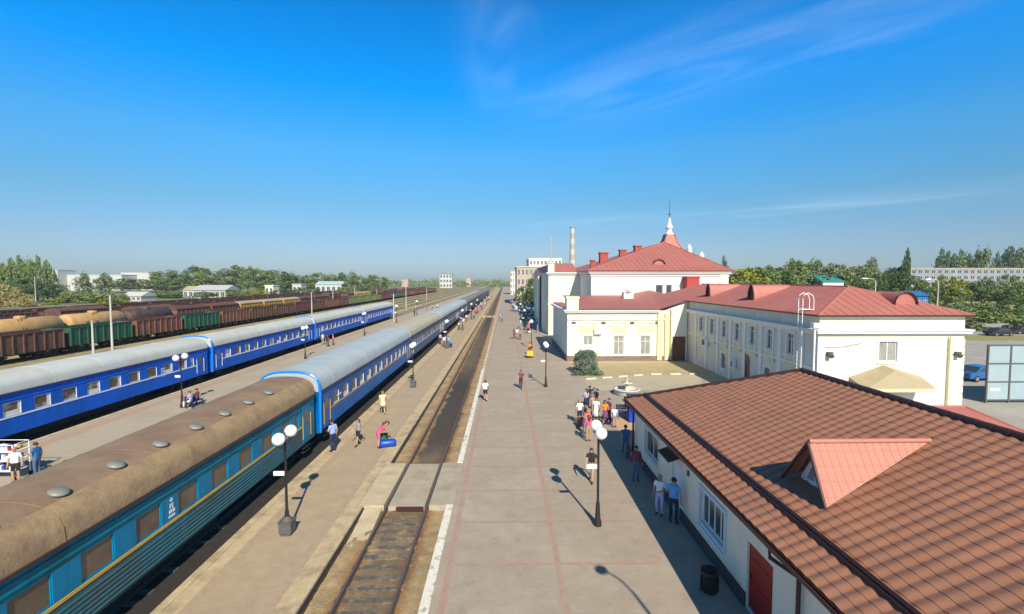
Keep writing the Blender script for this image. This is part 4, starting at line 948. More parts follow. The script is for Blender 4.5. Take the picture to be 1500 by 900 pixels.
def wagon(kind, x, y, label, group):
    mk_ = {'rust': lambda: gondola(RUST), 'maroon': lambda: gondola(MAROON), 'oxide': lambda: gondola(OXIDE), 'green': lambda: gondola(GREEN), 'olive': lambda: gondola(OLIVE), 'tan': lambda: tank(TAN), 'dark': lambda: tank(DARKT), 'box': lambda: boxcar(OXIDE, MAROON), 'hop': lambda: boxcar(OCHW, SANDR), 'brownbox': lambda: boxcar(RUST, RUST)}
    if kind not in KIND: KIND[kind] = o = mk_[kind]()
    else: o = copy_tree(KIND[kind])
    o.location = (x, y, -.25); o['label'] = label; o['group'] = group; o['category'] = KIND[kind]['category']; return o
P_ = 11.75
row1 = [('rust', 'rusty brown open wagon ahead of the green wagons in the nearest freight row'), ('rust', 'weathered brown open wagon coupled in front of the long green wagon'), ('green', 'green ribbed open wagon behind the tall concrete pole'), ('oxide', 'rusty red open wagon between the two green wagons'), ('green', 'smaller looking green open wagon, farther of the two green ones'), ]
y0 = 48.5 - P_
seq = ['rust', 'rust', 'green', 'oxide', 'green', 'oxide', 'rust', 'rust', 'maroon', 'rust', 'oxide', 'rust', 'olive', 'olive', 'olive', 'olive', 'maroon', 'maroon', 'green', 'green']
lab = ['rusty brown open wagon leading the nearest freight row', 'weathered brown open wagon coupled before the nearer green wagon', 'green ribbed open wagon standing behind the tall concrete pole', 'rusty red open wagon coupled between the two green wagons', 'green open wagon, farther of two with a rusty red one between', 'red brown open wagon just past the farther green wagon']
for i in range(32):
    k = seq[i] if i < len(seq) else random.choice(['rust', 'maroon', 'oxide', 'rust'])
    l_ = lab[i] if i < len(lab) else {'rust': 'brown open wagon in the nearest freight row past the green pair', 'oxide': 'red brown open wagon in the nearest freight row past the green pair', 'maroon': 'maroon open wagon farther down the nearest freight row', 'olive': 'olive green open wagon in the nearest freight row', 'green': 'dark green open wagon past the olive ones'}[k]
    if i == 10: l_ = 'red brown open wagon just before the olive green ones'
    wagon(k, -61.0, 42.8 + 5 + i * P_, l_, 'wagons of the nearest freight row, ' + k)
seq2 = ['rust', 'tan', 'tan', 'dark', 'box', 'brownbox', 'hop', 'hop', 'hop', 'brownbox', 'brownbox', 'maroon', 'maroon', 'box', 'hop', 'hop', 'brownbox']
lab2 = {1: 'long tan tank wagon nearest the open end of the second freight row', 2: 'tan tank wagon behind the green wagon, coupled to another tan tank', 3: 'sooty dark tank wagon behind a rusty red open wagon', 4: 'red brown covered wagon next to the sooty dark tank', 5: 'dull brown covered wagon next to the ochre ended hopper', 6: 'ochre covered hopper wagon with sandy roof, nearest of its kind'}
for i in range(32):
    k = seq2[i] if i < len(seq2) else random.choice(['brownbox', 'maroon', 'box'])
    if i == 0: l_ = 'brown open wagon in front of the tan tank wagons'
    else: l_ = lab2.get(i) or {'hop': 'ochre covered wagon with sandy roof in the second freight row', 'brownbox': 'brown covered wagon far along the second freight row', 'maroon': 'maroon open wagon far along the second freight row', 'box': 'red brown covered wagon far along the second freight row'}[k]
    wagon(k, -68.0, 50.5 + 5.5 + i * P_, l_, 'wagons of the second freight row, ' + k)
for r, (x, ya, nn) in enumerate(((-76, 56, 30), (-86, 62, 28), (-97, 70, 26), (-108, 80, 24))):
    for i in range(nn):
        k = random.choice(['maroon', 'maroon', 'rust', 'brownbox'] if r < 2 else ['maroon', 'rust', 'maroon', 'rust'])
        wagon(k, x, ya + i * P_, {'maroon': 'maroon open wagon in the long rows behind the tank wagons', 'rust': 'brown open wagon in the long rows behind the tank wagons', 'brownbox': 'dull brown covered wagon in the long rows behind the tank wagons'}[k], 'wagons of the rear freight rows, ' + k)

# ------------------------------------------------------------------ lamps, poles and other street furniture
def lamp(x, y, label, boxy, group, sign=True):
    t = thing('street_lamp', (x, y, 0), label, 'street lamp', group)
    b = MB(); b.lathe([(.16, .0), (.16, .12), (.11, .3), (.075, .9), (.05, 1.0), (.045, 3.62), (.06, 3.66), (.02, 3.95)], 12); b.tube([(0, -.5, 3.62), (0, -.42, 3.5), (0, 0, 3.42), (0, .42, 3.5), (0, .5, 3.62)], .025, 6)
    b.build('post', M_black, t)
    for s in (-1, 1):
        g = MB(); g.ball((0, .5 * s, 3.86), .235, 18, 12); g.build('globe', M_globe, t)
        g = MB(); g.lathe([(.09, 0), (.11, .05), (.06, .08)], 10, (0, .5 * s, 3.58)); g.build('globe_collar', M_black, t)
    if sign:
        g = MB(); g.box(-.46, -.05, -.02, .02, 2.30, 2.46); g.build('sign_plate', M_whiteplate, t)
    if boxy:
        g = MB(); g.box(-.23, .23, -.23, .23, .12, .52); g.box(-.26, .26, -.26, .26, .52, .57); g.box(-.17, .17, -.17, .17, 0, .12); g.lathe([(.2, .57), (.1, .72)], 12); g.build('base_box', M_grey_box, t)
    return t
L0 = lamp(-8.34, 17.9, 'black twin globe lamp with boxy base on the tan platform beside the teal coach', True, 'twin globe lamps on the tan platform')
lbl = {43: 'black twin globe lamp on the tan platform beside the blue yellow striped coach', 68: 'twin globe lamp on the tan platform beside the third coach'}
for y in (43, 68, 93, 118, 143): dup(L0, (-8.34, y, 0), lbl.get(y, 'twin globe lamp on the tan platform among the far coaches'))
R0 = lamp(3.66, 18.4, 'black twin globe lamp with white plate on the grey platform near the tiled building', False, 'twin globe lamps on the grey platform')
dup(R0, (3.70, 43.1, 0), 'black twin globe lamp on the grey platform across from the blue green conifer')
dup(R0, (3.75, 68, 0), 'black twin globe lamp on the grey platform beside the station wing')
for y in (93, 118): dup(R0, (3.75, y, 0), 'twin globe lamp on the grey platform beside the tall station hall')
lbl = {36.5: 'twin globe lamp with white plate on the beige platform beside the nearest bright blue coach', 59.1: 'twin globe lamp on the beige platform where the second bright blue coach stands'}
for y in (36.5, 59.1, 84, 109, 134): dup(R0, (-24.75, y, 0), lbl.get(y, 'twin globe lamp farther along the beige platform'), group='twin globe lamps on the beige platform')
def bridge_lamp():
    t = thing('street_lamp', (6.55, 3.3, 0), 'tall curved street lamp whose shadow falls across the grey platform', 'street lamp')
    b = MB(); b.tube([(0, 0, 0), (0, 0, 8.6)], [.09, .05], 8); b.tube([(0, 0, 8.6), (-.15, .2, 8.95), (-.5, .5, 9.1)], .04, 6); b.build('post', M_black, t)
    b = MB(); b.ball((-.62, .58, 9.06), .22, 12, 8, 0, .6); b.build('lamp_head', M_grey_box, t)
bridge_lamp()
M_pole = mat('pale_concrete_pole', (.50, .48, .42), .9, .15, 1.5)
def pole(x, y, h, label, group, r=.16, lampy=False):
    t = thing('yard_pole', (x, y, -.4), label, 'pole', group)
    b = MB(); b.tube([(0, 0, 0), (0, 0, h)], [r, r * .65], 8); b.build('mast', M_pole, t)
    b = MB(); b.tube([(-.7, 0, h - .35), (.7, 0, h - .35)], .05, 5); b.box(-.75, -.45, -.15, .15, h - .3, h - .05); b.box(.45, .75, -.15, .15, h - .3, h - .05); b.build('crossarm', M_grey_box, t); return t
for i, (px, pt, pb) in enumerate(((165, 433, 517), (137, 470, 519), (457, 428, 464), (432, 444, 462), (577, 431, 474), (552, 424, 442), (595, 420, 456), (53, 405, 449), (488, 425, 452), (625, 421, 440), (520, 420, 446))):
    gx, gy = G(px, pb, -.4); h = (AY(px, pt, gy)[1] + .4)
    lb_ = ('tall pale concrete pole rising in front of the green wagon', 'short pale concrete pole before the brown wagon', 'pale pole between the freight wagons and the second bright blue coach')[i] if i < 3 else ('pale lamp pole standing among trees behind the freight rows' if i == 7 else 'slender pale pole standing far off between the yard tracks')
    pole(gx, gy, h, lb_, 'poles in the rail yard')

# courtyard and platform furniture
def fountain():
    t = thing('fountain', (10.4, 40.3, 0), 'white round fountain basin with pedestal bowl in the courtyard', 'fountain'); t.scale = (.8, .8, .8)
    b = MB(); b.lathe([(1.25, 0), (1.35, .1), (1.3, .45), (1.45, .5), (1.45, .58), (1.2, .58), (1.15, .35), (.001, .33)], 20); b.build('basin', M_conc2, t)
    b = MB(); b.lathe([(.3, .33), (.18, .6), (.15, 1.0), (.55, 1.15), (.6, 1.22), (.3, 1.2), (.12, 1.25), (.1, 1.55), (.28, 1.62), (.02, 1.66)], 16); b.build('pedestal', M_conc2, t)
fountain()
def rubbish(x, y):
    t = thing('litter_bin', (x, y, 0), 'dark litter bin standing in the shade by the tiled building', 'litter bin')
    b = MB(); b.lathe([(.001, .02), (.2, .02), (.25, .1), (.27, .62), (.29, .64), (.29, .7), (.25, .7), (.23, .3), (.001, .28)], 14); b.build('bucket', M_black, t)
    b = MB(); b.lathe([(.12, 0), (.12, .03)], 10); b.tube([(-.28, 0, 0), (-.28, 0, .8)], .02, 5); b.tube([(.28, 0, 0), (.28, 0, .8)], .02, 5); b.build('stand', M_black, t)
rubbish(6.36, 14.3)
M_navy = mat('navy_plastic', (.012, .02, .12), .4, .08, 3); M_bluebox = mat('bright_blue_enamel', (.006, .06, .42), .4, .08, 3)
def kiosk():
    x, y = G(931, 619); t = thing('vending_kiosk', (x, y + .3, 0), 'bright blue vending box by the far corner of the tiled building', 'vending machine')
    b = MB(); b.box(-.45, .45, -.4, .4, .08, 1.75); b.box(-.42, .42, -.36, .36, 0, .08); b.build('cabinet', M_bluebox, t)
    b = MB(); b.box(-.36, .36, -.425, -.403, .75, 1.6); b.build('front_panel', M_navy, t)
    b = MB(); b.box(-.5, .5, -.46, .44, 1.755, 1.83); b.build('lid', M_navy, t)
kiosk()
def bench(x, y, rz, label, m, group=None, sx=1.0):
    t = thing('bench', (x, y, 0), label, 'bench', group, rz); b = MB(); t.scale = (sx, 1, 1)
    for i in range(4): b.box(-.75, .75, -.2 + i * .12, -.1 + i * .12, .42, .46)
    b.build('seat', m, t); b = MB()
    for i in range(3): b.box(-.75, .75, .28, .32, .55 + i * .13, .65 + i * .13)
    b.build('backrest', m, t)
    for s in (-.6, .6):
        b = MB(); b.box(s - .03, s + .03, -.2, -.14, 0, .42); b.box(s - .03, s + .03, .24, .31, 0, .92); b.box(s - .03, s + .03, -.14, .24, .36, .415); b.build('leg', M_black, t)
    return t
gx, gy = G(911, 613); bench(gx, gy, 0, 'dark navy bench between the waiting crowd and the blue vending box', M_navy, sx=.5)
bench(-23.9, 36.7, R(90), 'bench at the foot of the lamp on the beige platform', M_navy)
def cart(x, y):
    t = thing('vendor_cart', (x, y, 0), 'white framed vendor cart with shelves of goods on the beige platform', 'cart')
    b = MB()
    for sx in (-.8, .8):
        for sy in (-.4, .4): b.tube([(sx, sy, .15), (sx, sy, 1.75)], .025, 6)
    for z in (.45, .95, 1.4, 1.75):
        for sy in (-.4, .4): b.tube([(-.8, sy, z), (.8, sy, z)], .02, 5)
        for sx in (-.8, .8): b.tube([(sx, -.4, z), (sx, .4, z)], .02, 5)
    b.build('frame', M_whiteplate, t); b = MB()
    for z in (.45, .95, 1.4): b.box(-.78, .78, -.38, .38, z, z + .025)
    b.build('shelf', M_wcorn, t)
    for sx in (-.8, .8):
        for sy in (-.4, .4): b = MB(); b.tube([(sx - .03, sy, .1), (sx + .03, sy, .1)], .1, 12); b.build('wheel', M_tyre, t)
    gm = [M_whiteplate, M_reddoor, M_bluebox, YEL, GREEN]; rng = random.Random(3); b = MB()
    for z in (.475, .975, 1.425):
        for i in range(9):
            x_ = -.7 + i * .17; hh = rng.uniform(.14, .26); b.box(x_ - .06, x_ + .06, -.25, -.1, z + .002, z + hh, rng.choice((0, 0, 0, 1, 2, 3, 4))); b.box(x_ - .06, x_ + .06, .05, .2, z + .002, z + hh * .9, rng.choice((0, 0, 2, 3)))
    b.build('goods', gm, t)['kind'] = 'stuff'
cart(-24.6, 23.4)
M_orange = mat('orange_shirt_cloth', (.62, .17, .05), .85, .1, 6)
def ycart(x, y):
    t = thing('hand_cart', (x, y, 0), 'small yellow hand cart pushed along the grey platform by an orange shirted person', 'cart')
    b = MB(); b.box(-.4, .4, -.35, .35, .3, .95); b.build('box', mat('yellow_cart_paint', (.62, .45, .02), .5, .1, 3), t)
    b = MB(); b.box(-.43, .43, -.38, .38, .952, 1.0); b.build('lid', mat('orange_cart_lid', (.6, .2, .03), .5, .1, 3), t)
    for s in (-.36, .36): b = MB(); b.tube([(s - .04, 0, .17), (s + .04, 0, .17)], .17, 14); b.build('wheel', M_tyre, t)
    b = MB(); b.tube([(-.3, .36, .8), (-.3, .62, 1.0), (.3, .62, 1.0), (.3, .36, .8)], .02, 6); b.build('handle', M_grey_box, t)
gx, gy = G(776, 524); ycart(gx, gy - .3)
def suitcase(x, y, m, label, s=1.0, rz=0.0, group=None):
    t = thing('suitcase', (x, y, 0), label, 'suitcase', group, rz); b = MB(); b.box(-.25 * s, .25 * s, -.13 * s, .13 * s, .05, .68 * s); b.box(-.22 * s, .22 * s, -.145 * s, .145 * s, .1, .62 * s); b.build('case', m, t)
    b = MB(); b.tube([(-.12, 0, .68 * s), (-.12, 0, .9 * s), (.12, 0, .9 * s), (.12, 0, .68 * s)], .012, 5); b.build('handle', M_black, t)
    for sx in (-.18, .18): b = MB(); b.tube([(sx - .02, 0, .04), (sx + .02, 0, .04)], .04, 8); b.build('wheel', M_tyre, t)
def holdall(x, y, m, label, s=1.0, rz=0.0):
    t = thing('holdall', (x, y, 0), label, 'bag', None, rz); b = MB(); r = .2 * s
    b.tube([(-.42 * s, 0, r), (-.38 * s, 0, r), (-.3 * s, 0, r), (.3 * s, 0, r), (.38 * s, 0, r), (.42 * s, 0, r)], [r * .5, r * .85, r, r, r * .85, r * .5], 14); b.build('bag_body', m, t)
    b = MB(); b.tube([(-.2 * s, -.08, r * 1.9), (-.12 * s, 0, r * 2.9), (.12 * s, 0, r * 2.9), (.2 * s, -.08, r * 1.9)], .016, 5); b.build('handle', M_black, t)
gx, gy = G(568, 655); holdall(gx, gy, M_bluebox, 'blue holdall lying on the tan platform by the person in pink', 1.15, .3)
M_grn = mat('green_bag_cloth', (.02, .16, .07), .8, .1, 5)
gx, gy = G(563, 649); suitcase(gx, gy, M_grn, 'green suitcase standing behind the blue holdall', .85, .4)
suitcase(5.0, 31.2, mat('maroon_case', (.2, .03, .04), .5, .1, 4), 'maroon suitcase standing by the waiting crowd', .9, .5)
suitcase(-7.9, 68.9, M_navy, 'navy suitcase beside the pair past the second tan platform lamp', .9, .2)
suitcase(6.75, 25.6, M_grey_box, 'grey suitcase at the edge of the shade by the tiled building', .85, 1.2)
gx, gy = G(880, 618); holdall(gx + .5, gy - .4, M_navy, 'dark holdall on the ground beside the waiting crowd', 1.0, 1.0)
def glass_fence():
    x0, y0 = 38.2, 37.0; t = thing('panel_screen', (x0 + 3.5, y0, 0), 'tall screen of bluish translucent panels in a dark grid frame', 'screen')
    b = MB(); n = 4; pw = 1.82; ph = 1.46
    for i in range(n + 1): b.box(-3.5 + i * pw - .06, -3.5 + i * pw + .06, -.06, .06, 0, ph * 3 + .25)
    for j in range(4):
        for i in range(n): b.box(-3.5 + i * pw + .06, -3.5 + (i + 1) * pw - .06, -.05, .05, .2 + j * ph - .05, .2 + j * ph + .05)
    b.build('frame', M_grey_box, t)
    for j in range(3):
        for i in range(n): q = MB(); q.box(-3.5 + i * pw + .063, -3.5 + (i + 1) * pw - .063, -.015, .015, .2 + j * ph + .052, .2 + (j + 1) * ph - .052); q.build('panel', M_panelg, t)
    q = MB(); q.box(-3.2, -2.4, -.03, -.018, .95, 1.15); q.build('notice', M_whiteplate, t)
glass_fence()
def car(x, y, rz, paint, label, group=None):
    t = thing('parked_car', (x, y, -.02), label, 'car', group, rz)
    prof = [(-2.1, .35), (-2.1, .75), (-1.95, .88), (-1.3, .95), (-.75, 1.42), (.75, 1.45), (1.55, .98), (2.05, .85), (2.1, .5), (2.05, .35)]
    b = MB(); secs = []
    for (xx, k) in ((-.85, .93), (-.78, 1.0), (.78, 1.0), (.85, .93)): secs.append([(yy * (1 if abs(xx) < .8 else .985), xx, .35 + (z - .35) * k) for yy, z in prof])
    n = len(prof); vs = sum(secs, []); fs = []
    for i in range(3):
        for k in range(n): fs.append((i * n + k, i * n + (k + 1) % n, (i + 1) * n + (k + 1) % n, (i + 1) * n + k))
    b.mesh_in(vs, fs); b.face(secs[0]); b.face(secs[3][::-1]); b.build('body', paint, t)
    b = MB()
    for s in (-1, 1): b.face([(-1.15, s * .857, .98), (-.70, s * .857, 1.33), (.70, s * .857, 1.35), (1.3, s * .857, .98)])
    b.face([(-1.28, -.7, .985), (-1.28, .7, .985), (-.80, .66, 1.40), (-.80, -.66, 1.40)]); b.face([(1.52, -.7, 1.02), (1.52, .7, 1.02), (.83, .66, 1.43), (.83, -.66, 1.43)]); b.build('windows', M_glass, t)
    for sx in (-1.3, 1.3):
        for s in (-1, 1): b = MB(); b.tube([(sx, s * .68, .31), (sx, s * .87, .31)], .31, 16); w2 = b.build('wheel', M_tyre, t); q = MB(); q.tube([(sx, s * .871, .31), (sx, s * .88, .31)], .18, 10); q.build('rim', VENT, w2)
    for s in (-.6, .6): b = MB(); b.box(2.06, 2.12, s - .16, s + .16, .62, .76); b.build('headlight', M_globe, t)
    for s in (-.6, .6): b = MB(); b.box(-2.13, -2.09, s - .14, s + .14, .65, .8); b.build('tail_light', M_reddoor, t)
    return t
car(46.2, 45.6, R(10), M_carblue, 'blue car parked beyond the cream end wall beside the panelled screen')
gx, gy = G(1455, 492); car(gx + 1, gy, 0, M_cardark, 'dark car parked under the big round tree')
gx, gy = G(1490, 491); car(gx + 3, gy + 2, 0, M_cardark, 'dark car parked right behind the strip of lawn')
gx, gy = G(1440, 508); car(gx, gy + 12, R(20), M_carwhite, 'white car driving along the street past the strip of lawn')
# ------------------------------------------------------------------ trees
def crown_mesh(kind, seed):
    rng = random.Random(seed); b = MB(); cl = []
    if kind == 'poplar':
        for i in range(34):
            z = rng.uniform(.08, .98); rad = .36 * (math.sin(math.pi * min(1, max(0, (z * .9 + .08)))) ** .8) * rng.uniform(.5, 1.05); a = rng.uniform(0, 6.28); cl.append((rad * math.cos(a), rad * math.sin(a), z, rng.uniform(.08, .15), 1.5))
        n, ls = 60, .036
    elif kind == 'spruce':
        for i in range(60):
            z = rng.uniform(.02, .97); rad = .5 * (1 - z) ** .8 * rng.uniform(.5, 1.0); a = rng.uniform(0, 6.28); cl.append((rad * math.cos(a), rad * math.sin(a), z, .07 + .05 * (1 - z), .6))
        n, ls = 70, .022
    elif kind == 'ball':
        for i in range(170):
            a = rng.uniform(0, 6.28); z = rng.uniform(.04, .93); rr = .45 * math.sin(math.pi * (.22 + .70 * z)) ** .8 * rng.uniform(.3, 1.0) ** .5; cl.append((rr * math.cos(a), rr * math.sin(a), z, rng.uniform(.07, .12), 1))
        n, ls = 50, .026
    elif kind == 'bush':
        for i in range(30):
            a = rng.uniform(0, 6.28); q = rng.uniform(.1, 1) ** .5; z = rng.uniform(.05, .85) * (1 - .5 * q * q); cl.append((.5 * q * math.cos(a), .5 * q * math.sin(a), z, rng.uniform(.10, .2), .8))
        n, ls = 64, .040
    else:
        for i in range(40):
            a = rng.uniform(0, 6.28); z = rng.uniform(.18, .95); rr = .5 * math.sin(math.pi * (.12 + .82 * z)) ** .7 * rng.uniform(.35, 1.0); cl.append((rr * math.cos(a), rr * math.sin(a), z, rng.uniform(.08, .17), .8))
        n, ls = 64, .034
    for (x, y, z, r, sq) in cl:
        for j in range(n):
            d = Vector((rng.gauss(0, 1), rng.gauss(0, 1), rng.gauss(0, 1))).normalized() * r * rng.uniform(.35, 1.0) ** .5; d.z *= sq
            c = Vector((x, y, z)) + d
            if c.z < 0: continue
            a = Vector((rng.gauss(0, 1), rng.gauss(0, 1), rng.gauss(0, .6))).normalized(); e = a.cross(Vector((rng.gauss(0, 1), rng.gauss(0, 1), rng.gauss(0, 1)))).normalized(); s = ls * rng.uniform(.6, 1.3)
            b.face([c - a * s, c - e * s * .6, c + a * s, c + e * s * .6])
    return b
def crown_me(b, m):
    me = bpy.data.meshes.new('crown'); me.from_pydata(b.v, [], b.f); me.materials.append(m); return me
CR = {}
def crown(kind, lf):
    v = random.randrange(3)
    if (kind, v, lf) not in CR:
        if (kind, v) not in CR: CR[(kind, v)] = crown_mesh(kind, 100 + v * 7 + len(kind))
        CR[(kind, v, lf)] = crown_me(CR[(kind, v)], M_lf[lf])
    return CR[(kind, v, lf)]
def trunk_mesh(seed):
    rng = random.Random(seed); b = MB(); b.tube([(0, 0, 0), (.01, .0, .3), (0, .01, .62)], [.028, .02, .009], 7)
    for i in range(6):
        a = rng.uniform(0, 6.28); z = rng.uniform(.2, .5); l = rng.uniform(.15, .3); b.tube([(0, 0, z), (l * .5 * math.cos(a), l * .5 * math.sin(a), z + l * .5), (l * math.cos(a), l * math.sin(a), z + l * 1.1)], [.012, .008, .003], 5)
    return b.me('trunk', M_trunk)
TR = [trunk_mesh(i) for i in range(3)]
def tree(x, y, h, wd, kind, lf, label, group, z0=-.45, cat='tree', name=None):
    nm = name or {'ball': 'conifer', 'poplar': 'poplar_tree', 'spruce': 'conifer', 'bush': 'bush', 'round': 'leafy_tree'}[kind]
    t = thing(nm, (x, y, z0), label, cat, group, random.uniform(0, 6.28))
    if kind not in ('bush', 'ball'):
        k = link('trunk', random.choice(TR), t); k.scale = (h * .8, h * .8, h)
    lift = {'poplar': .08, 'round': .16, 'bush': 0, 'ball': .0, 'spruce': .03}[kind]
    c = link('crown', crown(kind, lf), t, (0, 0, h * lift)); c.scale = (wd, wd, h * (1 - lift)); return t
def ptree(px, ytop, Y, wpx, kind, lf, label, group, z0=-.45, **k):
    x, zt = AY(px, ytop, Y); return tree(x, Y, zt - z0, wpx * Y / FPX, kind, lf, label, group, z0, **k)
g = 'poplars at the near end of the tree belt'
for px, yt, w in ((3, 390, 26), (15, 383, 22), (29, 380, 22), (41, 384, 20), (52, 379, 24), (67, 386, 22), (76, 397, 18)): ptree(px, yt, 235, w * 1.05, 'poplar', 'mid' if px % 2 else 'mid', 'tall poplar in the close row behind the ochre bushes', g)
for px, yt, w in ((5, 412, 40), (-12, 414, 44), (22, 421, 34), (-2, 426, 40), (36, 430, 26)): ptree(px, yt, 208 - (yt - 408), w, 'bush', 'ochre', 'ochre yellow bush in front of the tall poplar row', 'ochre bushes behind the freight yard', cat='bush')
for px, yt, w in ((36, 408, 44), (62, 410, 40), (80, 416, 36)): ptree(px, yt, 224, w, 'round', 'dark', 'dark leafy tree low between the ochre bushes and poplars', 'dark trees below the poplar row')
ptree(68, 437, 200, 26, 'bush', 'lime', 'small yellow green bush behind the rear freight row by the lamp pole', None, cat='bush')
for px, yt, w in ((121, 402, 22), (152, 403, 26)): ptree(px, yt, 300, w * 1.3, 'poplar', 'pale', 'pale grey green poplar standing before the long white warehouse', 'pale poplars before the warehouse')
for px, yt, w in ((104, 430, 26), (122, 424, 34), (138, 428, 30), (156, 430, 30), (170, 424, 22), (92, 434, 24)): ptree(px, yt, 215 + px % 9, w * 1.3, 'bush', 'lime' if px % 4 == 0 else 'mid', 'green bush in the strip between freight rows and warehouse', 'bushes before the warehouse', cat='bush')
for px, yt, w in ((190, 408, 44), (205, 412, 30), (228, 398, 26), (243, 408, 30), (252, 396, 22), (268, 402, 30), (286, 390, 30), (297, 394, 26), (310, 402, 26), (330, 394, 34), (345, 392, 30), (362, 391, 22), (376, 394, 30), (392, 396, 34), (410, 399, 34), (426, 402, 30), (440, 404, 30), (455, 403, 26), (470, 400, 24), (486, 404, 24), (500, 402, 22), (515, 401, 22), (530, 405, 22), (545, 403, 20), (560, 406, 18), (178, 412, 22), (262, 412, 34), (320, 410, 30), (400, 410, 40), (432, 411, 40)):
    ptree(px, yt, 330 + (px * 7) % 90, w * 1.35, random.choice(['round', 'round', 'poplar']), random.choice(['mid', 'dark', 'pale', 'mid']), 'leafy tree in the belt behind the freight yard', 'trees in the belt behind the freight yard')
for px, yt, w in ((205, 434, 30), (250, 426, 40), (270, 424, 36), (235, 430, 30), (300, 424, 26), (345, 422, 24), (375, 420, 26), (382, 424, 24), (415, 420, 30), (435, 418, 30), (330, 428, 20), (460, 418, 20), (505, 416, 26), (530, 415, 24), (190, 436, 22)):
    ptree(px, yt, 250 + (px * 3) % 60, w * 1.2, 'bush', 'lime' if px in (375, 382, 330) else random.choice(['mid', 'mid', 'dark']), 'low bush along the edge of the freight yard', 'bushes along the freight yard', cat='bush')
rng = random.Random(5); b = MB()
def leaves(b, cx, cy, cz, rx, rz_, n, s):
    for j in range(n):
        c = Vector((cx + rng.gauss(0, rx * .45), cy + rng.gauss(0, rx * .45), max(-.3, cz + rng.gauss(0, rz_ * .4)))); a = Vector((rng.gauss(0, 1), rng.gauss(0, 1), rng.gauss(0, .5))).normalized(); e = a.cross(Vector((rng.gauss(0, 1), rng.gauss(0, 1), rng.gauss(0, 1)))).normalized(); q = s * rng.uniform(.6, 1.3); b.face([c - a * q, c - e * q * .7, c + a * q, c + e * q * .7])
for i in range(120):
    px = rng.uniform(545, 765); Y = rng.uniform(700, 1100); h = rng.uniform(4, 13); x = AY(px, 411, Y)[0]; leaves(b, x, Y, h * .5, rng.uniform(6, 14), h * .5, 70, 1.3)
for i in range(70):
    px = rng.uniform(1050, 1500); Y = rng.uniform(420, 560); h = rng.uniform(7, 15); x = AY(px, 411, Y)[0]; leaves(b, x, Y, h * .5, rng.uniform(6, 12), h * .55, 80, 1.0)
for i in range(60):
    px = rng.uniform(-60, 560); Y = rng.uniform(430, 560); h = rng.uniform(5, 10); x = AY(px, 411, Y)[0]; leaves(b, x, Y, h * .5, rng.uniform(6, 12), h * .5, 70, 1.0)
o = b.build('far_woodland', M_lf['mid']); o['kind'] = 'stuff'
# right side
ptree(1093, 393, 140, 62, 'round', 'lime', 'bright yellow green tree behind the two storey block', None)
ptree(1061, 382, 150, 18, 'poplar', 'dark', 'small dark pointed tree showing beside the station hall eave', None)
ptree(1073, 400, 150, 24, 'round', 'dark', 'dark tree between the station hall eave and the yellow green tree', None)
for i, (px, yt, w) in enumerate(((1110, 396, 34), (1125, 389, 26), (1142, 392, 34), (1158, 384, 30), (1168, 382, 26), (1182, 386, 28), (1195, 384, 30), (1208, 384, 28), (1222, 388, 30), (1238, 392, 32), (1255, 390, 30), (1270, 394, 30), (1278, 382, 22), (1298, 398, 34), (1312, 394, 26), (1150, 402, 40), (1190, 402, 40), (1230, 404, 40), (1175, 396, 34), (1215, 398, 30), (1265, 404, 30), (1130, 404, 34))):
    ptree(px, yt, 165 + (px * 5) % 80, w * 1.35, 'round' if i % 3 else 'poplar', random.choice(['mid', 'pale', 'mid', 'dark']), 'leafy tree in the belt behind the two storey block', 'trees behind the two storey block')
ptree(1329, 372, 150, 20, 'poplar', 'dark', 'narrow dark pointed tree taller than its neighbours left of the grey flats', None)
for px, yt, w in ((1318, 392, 26), (1340, 406, 30), (1306, 404, 30)): ptree(px, yt, 152, w * 1.3, 'round', 'dark', 'dark leafy tree around the narrow pointed tree', 'dark trees around the pointed tree')
for px, yt, w in ((1380, 369, 22), (1392, 372, 20), (1405, 370, 22), (1418, 375, 20), (1432, 370, 22), (1445, 368, 22), (1462, 374, 16), (1480, 367, 24), (1495, 369, 24), (1510, 372, 20)): ptree(px, yt, 330, w * 1.2, 'poplar', 'mid' if px % 2 else 'dark', 'tall poplar rising behind the long grey flats', 'poplars behind the grey flats')
for i, (px, yt, w) in enumerate(((1350, 411, 24), (1372, 414, 24), (1388, 404, 24), (1402, 410, 24), (1424, 413, 30), (1440, 407, 22), (1462, 414, 30), (1480, 402, 22), (1498, 413, 30), (1410, 418, 40), (1445, 418, 44), (1470, 420, 44), (1385, 420, 36), (1500, 418, 40))):
    ptree(px, yt, 150 + (px * 3) % 50, w * 1.3, 'round', 'lime' if px in (1388, 1402) else random.choice(['mid', 'pale', 'mid']), 'leafy tree between the grey flats and the street', 'trees before the grey flats')
ptree(1455, 452, 92, 80, 'bush', 'mid', 'big round dark green tree over the parked dark car', None, name='leafy_tree', z0=.0)
ptree(1478, 424, 118, 44, 'spruce', 'dark', 'dark blue green conifer behind the big round tree', None)
ptree(1400, 436, 105, 30, 'bush', 'pale', 'pale shrub behind the eave of the two storey block', None, cat='bush')
for px, yt in ((1425, 438), (1443, 440), (1495, 445)): ptree(px, yt, 110, 40, 'bush', 'mid', 'green shrub along the far side of the street', 'shrubs along the street', cat='bush')
ptree(859, 512, 49.4, 42, 'ball', 'spruce', 'bushy blue green conifer at the corner of the station wing', None, z0=0, name='conifer')
for dx in (-1.1, -.4, .4, 1.1): tree(8.42 + dx, 48.6 - abs(dx) * .2, .65, 1.1, 'bush', 'spruce', 'low clipped shrub at the foot of the blue green conifer', 'shrubs at the conifer foot', 0, 'bush')
